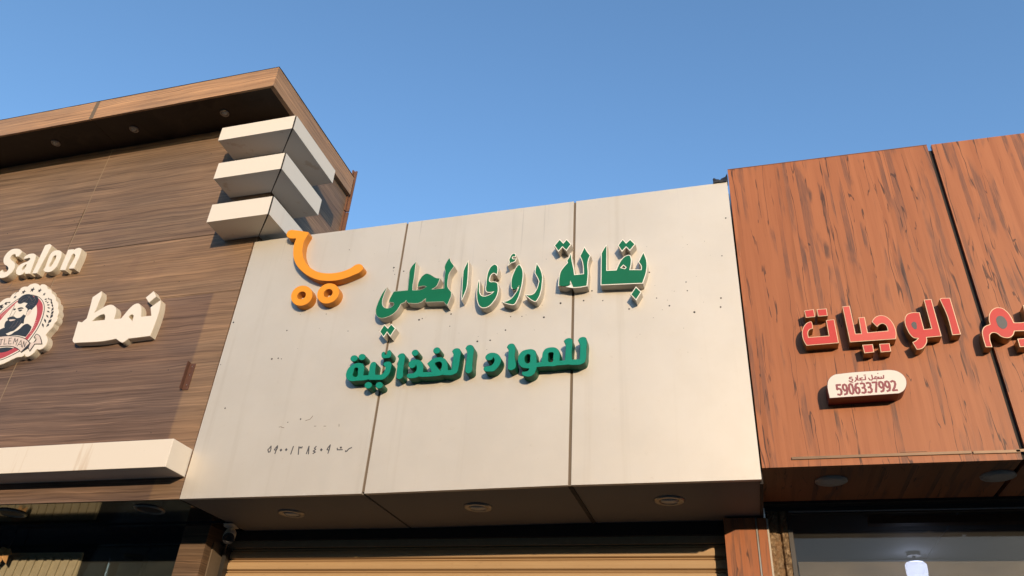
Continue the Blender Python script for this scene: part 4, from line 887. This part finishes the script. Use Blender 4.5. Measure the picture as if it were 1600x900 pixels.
t = thing('angle_bracket', (-3.808, 0, 3.92), 'dark brown steel angle bracket fixed to the salon wall beside the grey panel', 'bracket')
part('web', box(-3.842, -3.836, -.036, -.001, 3.815, 4.035), M['umber'], t)
part('flange', box(-3.8358, -3.788, -.006, -.001, 3.812, 4.022), M['umber'], t)
for z in (3.85, 3.93, 4.0):
    part('screw', lathe((-3.81, -.0055, z), (0, -1, 0), [(.005, 0), (.004, .003), (.001, .0035)], 8), M['steel'], t)

# torn black membrane between the two parapets
rr = random.Random(9); V, F = [], []
nx, ny = 12, 5
for i in range(nx):
    for j in range(ny):
        x = .050 + .10 * i / (nx - 1); up_ = (i / (nx - 1)) ** 2.2 * .035
        V.append((x, -.012 + .05 * j / (ny - 1), 5.120 + up_ + .024 * math.sin(j * 1.3 + i * .5) * (.6 + .4 * i / nx) + rr.uniform(-.006, .006) + (.028 if j % 2 else 0)))
for i in range(nx - 1):
    for j in range(ny - 1):
        F.append((i * ny + j, (i + 1) * ny + j, (i + 1) * ny + j + 1, i * ny + j + 1))
low = [(x, y, max(5.1145, z - .022)) for x, y, z in V]; k = len(V)
V2 = V + low; F2 = F + [tuple(q + k for q in f[::-1]) for f in F]
edge = [i * ny for i in range(nx)] + [(nx - 1) * ny + j for j in range(1, ny)] + [i * ny + ny - 1 for i in range(nx - 2, -1, -1)] + [j for j in range(ny - 2, 0, -1)]
F2 += [(edge[i], edge[(i + 1) % len(edge)], edge[(i + 1) % len(edge)] + k, edge[i] + k) for i in range(len(edge))]
o = part('roof_membrane', (V2, F2), M['black']); tag(o, 'crumpled torn black membrane poking out between grey and red parapets', 'roofing')

ORN = (-5.78, .80, 2.885)
t = thing('hanging_ornament', ORN, 'tan dry leaf ornament hanging on a cord before the salon window', 'ornament')
def leafv(c, l, wd_, rx, rz):
    pts = [(0, 0), (.25, .8), (.5, 1), (.8, .55), (1, 0), (.8, -.55), (.5, -1), (.25, -.8)]
    V = [Vector((c[0] + (a * l) * math.cos(rz) - b * wd_ * math.sin(rz), c[1] - .02 * abs(b) + .01 * rx, c[2] + (a * l) * math.sin(rz) + b * wd_ * math.cos(rz))) for a, b in pts]
    V += [v + Vector((0, .003, 0)) for v in V]; n = 8
    return V, [tuple(range(n)), tuple(range(2 * n - 1, n - 1, -1))] + [(i, (i + 1) % n, n + (i + 1) % n, n + i) for i in range(n)]
OX, OY, OZ = ORN
part('cord', tube([(OX + .02, OY, 3.0), (OX + .012, OY, 2.95), (OX, OY, OZ)], .004, 6), M['black'], t)
for q, (a, l, wd_) in enumerate(((215, .15, .034), (250, .14, .036), (195, .10, .026), (285, .12, .03), (320, .07, .024))):
    part('leaf', leafv((OX + .004 * q, OY - .012 * q, OZ), l, wd_, q, R(a)), M['leaf'], t)

# ------------------------------------------------------------------ lettering
def sign(key, name, label, cat, group, side, face, grow=0.0, inset=0.0, faceh=.0018, groove=False, yb=0.0, alt=None):
    d = D[key]['d']; ps = D[key]['p']
    allp = [p for _, ls in ps for l in ls for p in l]
    cx = (min(p[0] for p in allp) + max(p[0] for p in allp)) / 2e4; cz = min(p[1] for p in allp) / 1e4
    t = thing(name, (cx, yb, cz), label, cat, group)
    for i, (nm, ls) in enumerate(ps):
        loops = orient([smooth(l) for l in ls])
        body_loops = loops
        if key in ('grocery', 'visions', 'local'):
            # the face holes are vinyl only where they are small
            body_loops = [loops[0]] + [l for l in loops[1:] if nm == 'letter' and i == 0 and key == 'grocery']
        g = grow
        if key == 'local' and i == 1: g = .0022
        if groove:
            prof = [(yb, g), (-d * .50, g), (-d * .50, g - .0016), (-d * .55, g - .0016), (-d * .55, g), (-d + .001, g), (-d, g - .001)]
        else:
            prof = [(yb, g), (-d + .0012, g), (-d, g - .0012)]
        b = part(nm, extrude([list(l) for l in body_loops], prof), M[side], t)
        if side == 'can':
            part('border', extrude([offset(l, g - .0008) for l in body_loops], [(-d + .0004, 0), (-d - .0008, -.0003)]), M['cface'], b)
        if face:
            fm = face
            if alt and i in alt: fm = alt[i]
            fl = [offset(l, -inset) if inset else l for l in loops]
            part('face', extrude(fl, [(-d + .0005, 0), (-d - faceh, -.0003)]), M[fm], b)
    return t
gg = 'green Arabic words with cream edging across the grocery name line'
sign('grocery', 'sign_lettering', 'green cream-edged Arabic word across the right panel joint, reading \u0628\u0642\u0627\u0644\u0629', 'sign', gg, 'can', 'green', grow=.0062)
sign('visions', 'sign_lettering', 'green cream-edged Arabic word in the middle panel, reading \u0631\u0624\u0649', 'sign', gg, 'can', 'green', grow=.0058)
sign('local', 'sign_lettering', 'green thin-edged Arabic word next to the orange trolley, reading \u0627\u0644\u0645\u062d\u0644\u064a', 'sign', gg, 'can', 'green', grow=.0055)
g2 = 'solid green Arabic words of the lower grocery line'
sign('forgoods', 'sign_lettering', 'solid green Arabic word at right of the lower line, reading \u0644\u0644\u0645\u0648\u0627\u062f', 'sign', g2, 'gside', 'teal', inset=.0015)
sign('food', 'sign_lettering', 'solid green Arabic word at left of the lower line, reading \u0627\u0644\u063a\u0630\u0627\u0626\u064a\u0629', 'sign', g2, 'gside', 'teal', inset=.0015)
g3 = 'red Arabic words on the red wood facade'
ms = sign('meals', 'sign_lettering', 'red gold-rimmed Arabic word above the registration plate, reading \u0627\u0644\u0648\u062c\u0628\u0627\u062a', 'sign', g3, 'brass', None, yb=YR)
mm_ = sign('mim', 'sign_lettering', 'red gold-rimmed Arabic letters across the joint, cut off at the right picture edge', 'sign', g3, 'brass', None, yb=YR)
for t_, key in ((ms, 'meals'), (mm_, 'mim')):
    d = D[key]['d']
    for b, (nm, ls) in zip([c for c in t_.children], D[key]['p']):
        l = orient([smooth(q) for q in ls])
        part('rim', extrude(l, [(-d + .0005, -.0002), (-d - .0015, -.0004)]), M['rim'], b)
        mat = 'redl' if (key == 'meals' and nm == 'letter' and len(ls[0]) == 24) else 'redf'
        fl = [offset(q, -.0042) for q in l]
        part('face', extrude(fl, [(-d - .0012, 0), (-d - .0028, -.0003)]), M[mat], b)
        hole = None
        if key == 'meals' and D[key]['p'].index([nm, ls]) == 1: hole = D['holes2'][0]
        if key == 'mim' and nm == 'letter': hole = D['holes2'][1]
        if hole:
            part('counter', extrude(orient([smooth(hole)]), [(-d - .0022, 0), (-d - .0036, -.0003)]), M['slate'], b)
g4 = 'ivory letters on the salon wall'
sign('salon', 'sign_lettering', 'ivory raised English word Salon at the left picture edge', 'sign', g4, 'ivside', 'ivory', inset=.0012, groove=True)
sign('style', 'sign_lettering', 'ivory raised Arabic word right of the round barber emblem, reading \u0646\u0645\u0637', 'sign', g4, 'ivside', 'ivory', inset=.0012, groove=True)
sign('trolley', 'trolley_logo', 'orange raised shopping trolley logo at the top left of the grey facade', 'sign', None, 'oside', 'orange', inset=.0012)

# registration plate
d = D['plate']['d']
pl = D['plate']['p'][0][1]
allp = pl[0]
t = thing('registration_plate', (.74, YR, 3.42), 'cream round-ended plate with maroon digits 5906337992 under the red letters', 'sign')
lo = orient([smooth(pl[0], 6)])
part('case', extrude(lo, [(YR, 0), (-d + .003, 0), (-d + .001, -.0012)]), M['maroons'], t)
fc = part('face', extrude([offset(lo[0], -.0022)], [(-d + .0008, 0), (-d - .0006, -.0004)]), M['ivory'], t)
part('script', join(stroke([s for l in D['par'] for s in l], .0066, -d - .0005, -d - .0012), *[quadprism([(x / 1e4 - .0028, z / 1e4 - .0026), (x / 1e4 + .0028, z / 1e4 - .0026), (x / 1e4 + .0028, z / 1e4 + .0026), (x / 1e4 - .0028, z / 1e4 + .0026)], -d - .0012, -d - .0005) for x, z in D['pdot']]), M['maroon'], fc)
# digits drawn as strokes in a unit box
DG = {'5': [[(.9, 1), (.12, 1), (.08, .58)], [(.08, .55), (.45, .63), (.8, .55), (.92, .32), (.8, .08), (.45, 0), (.08, .06)]],
      '9': [[(.9, .62), (.72, .42), (.4, .38), (.12, .55), (.08, .75), (.25, .96), (.55, 1), (.82, .9), (.92, .62), (.86, .3), (.66, .06), (.2, 0)]],
      '0': [[(.5, 1), (.2, .9), (.08, .5), (.2, .1), (.5, 0), (.8, .1), (.92, .5), (.8, .9), (.5, 1)]],
      '6': [[(.85, 1), (.45, .95), (.18, .7), (.08, .35), (.25, .06), (.5, 0), (.8, .1), (.92, .33), (.8, .55), (.5, .62), (.14, .45)]],
      '3': [[(.1, .96), (.45, 1), (.8, .93), (.86, .72), (.7, .55), (.3, .52)], [(.7, .52), (.9, .3), (.8, .07), (.45, 0), (.08, .05)]],
      '7': [[(.06, .99), (.92, .99), (.4, 0)]],
      '2': [[(.08, .92), (.45, 1), (.82, .9), (.86, .66), (.6, .36), (.1, .02), (.95, .02)]]}
(bx0, bz0), (bx1, bz1), (tx0, tz0), (tx1, tz1) = [(x / 1e4, z / 1e4) for x, z in D['pnum']]
ln = []
for i, chh in enumerate("5906337992"):
    for l in DG[chh]:
        q = []
        for a, b in l:
            u = (i + .10 + a * .80) / 10
            x = (bx0 + (bx1 - bx0) * u) * (1 - b) + (tx0 + (tx1 - tx0) * u) * b; z = (bz0 + (bz1 - bz0) * u) * (1 - b) + (tz0 + (tz1 - tz0) * u) * b
            q.append((x * 1e4, z * 1e4))
        ln.append(q)
part('digits', stroke(ln, .0112, -d - .0005, -d - .0012), M['maroon'], fc)

# barber emblem
em = {n: l for n, l in D['emblem']['p']}; d = D['emblem']['d']
t = thing('barber_emblem', (-5.95, 0, 4.0), 'scalloped ivory emblem with bearded man, red ring and laurel, cut off at the left edge', 'sign')
lb = orient([smooth(em['body'][0])])
body = part('case', extrude(lb, [(0, .001), (-d * .5, .001), (-d * .5, -.001), (-d * .55, -.001), (-d * .55, .001), (-d + .001, .001), (-d, 0)]), M['ivside'], t)
part('face', extrude([offset(lb[0], -.0015)], [(-d + .0005, 0), (-d - .001, -.0003)]), M['ivory'], t)
def lay(nm, keys, mat, lv, extra=None, parent=t):
    vf = [extrude(orient([smooth(em[k][0])]), [(-d - .0005, 0), (-d - .001 - lv * .0004, 0)]) for k in keys]
    if extra: vf += extra
    return part(nm, join(*vf), M[mat], parent)
lay('ring_edge', ['dark'], 'ink', 1)
lay('ring_line', ['line'], 'ivory', 2)
lay('ring', ['red'], 'bred', 3)
lay('field', ['inner'], 'ivory', 4)
lay('lower_badge', ['badlow'], 'slateb', 5)
lay('jacket', ['jacket'], 'slateb', 5)
lay('neck', ['neck'], 'ivory', 6)
lay('hair', ['hair'], 'slateb', 5)
lay('ear', ['ear'], 'bann', 6)
lay('beard', ['beard'], 'slateb', 7)
lay('lip', ['lip'], 'bann', 8)
lay('brow', ['brow', 'eye', 'browfar'], 'ink', 6)
bnr = lay('banner', ['banner'], 'ink', 9)
lay('banner_face', ['bannerin', 'tail'], 'bann', 10)
part('banner_text', stroke([s for l in D['tleman'] for s in l], .0056, -d - .004, -d - .0056), M['ink'], t)
def E(x, y):  # only used to place hand-drawn hair and beard strands between traced points
    return x, y
part('strands', stroke(D['strands'], .0022, -d - .003, -d - .0046), M['inkg'], t)
part('features', stroke(D['feat'], .0024, -d - .002, -d - .0040), M['ink'], t)
part('ring_ticks', stroke(D['ticks'], .0016, -d - .001, -d - .0027), M['ivory'], t)
sv = []
for (c, e) in D['stars']:
    cx, cz = c[0] / 1e4, c[1] / 1e4; r = math.hypot(e[0] - c[0], e[1] - c[1]) / 1e4
    sv.append(quadprism([(cx + (r if k % 2 == 0 else r * .42) * math.sin(k * math.pi / 5 + .12), cz + (r if k % 2 == 0 else r * .42) * math.cos(k * math.pi / 5 + .12)) for k in range(10)], -d - .0016, -d - .0005))
part('stars', join(*sv), M['ink'], t)
part('laurel', join(*[quadprism([(p[0] / 1e4, p[1] / 1e4) for p in l], -d - .0016, -d - .0005) for l in D['leaves']]), M['ink'], t)
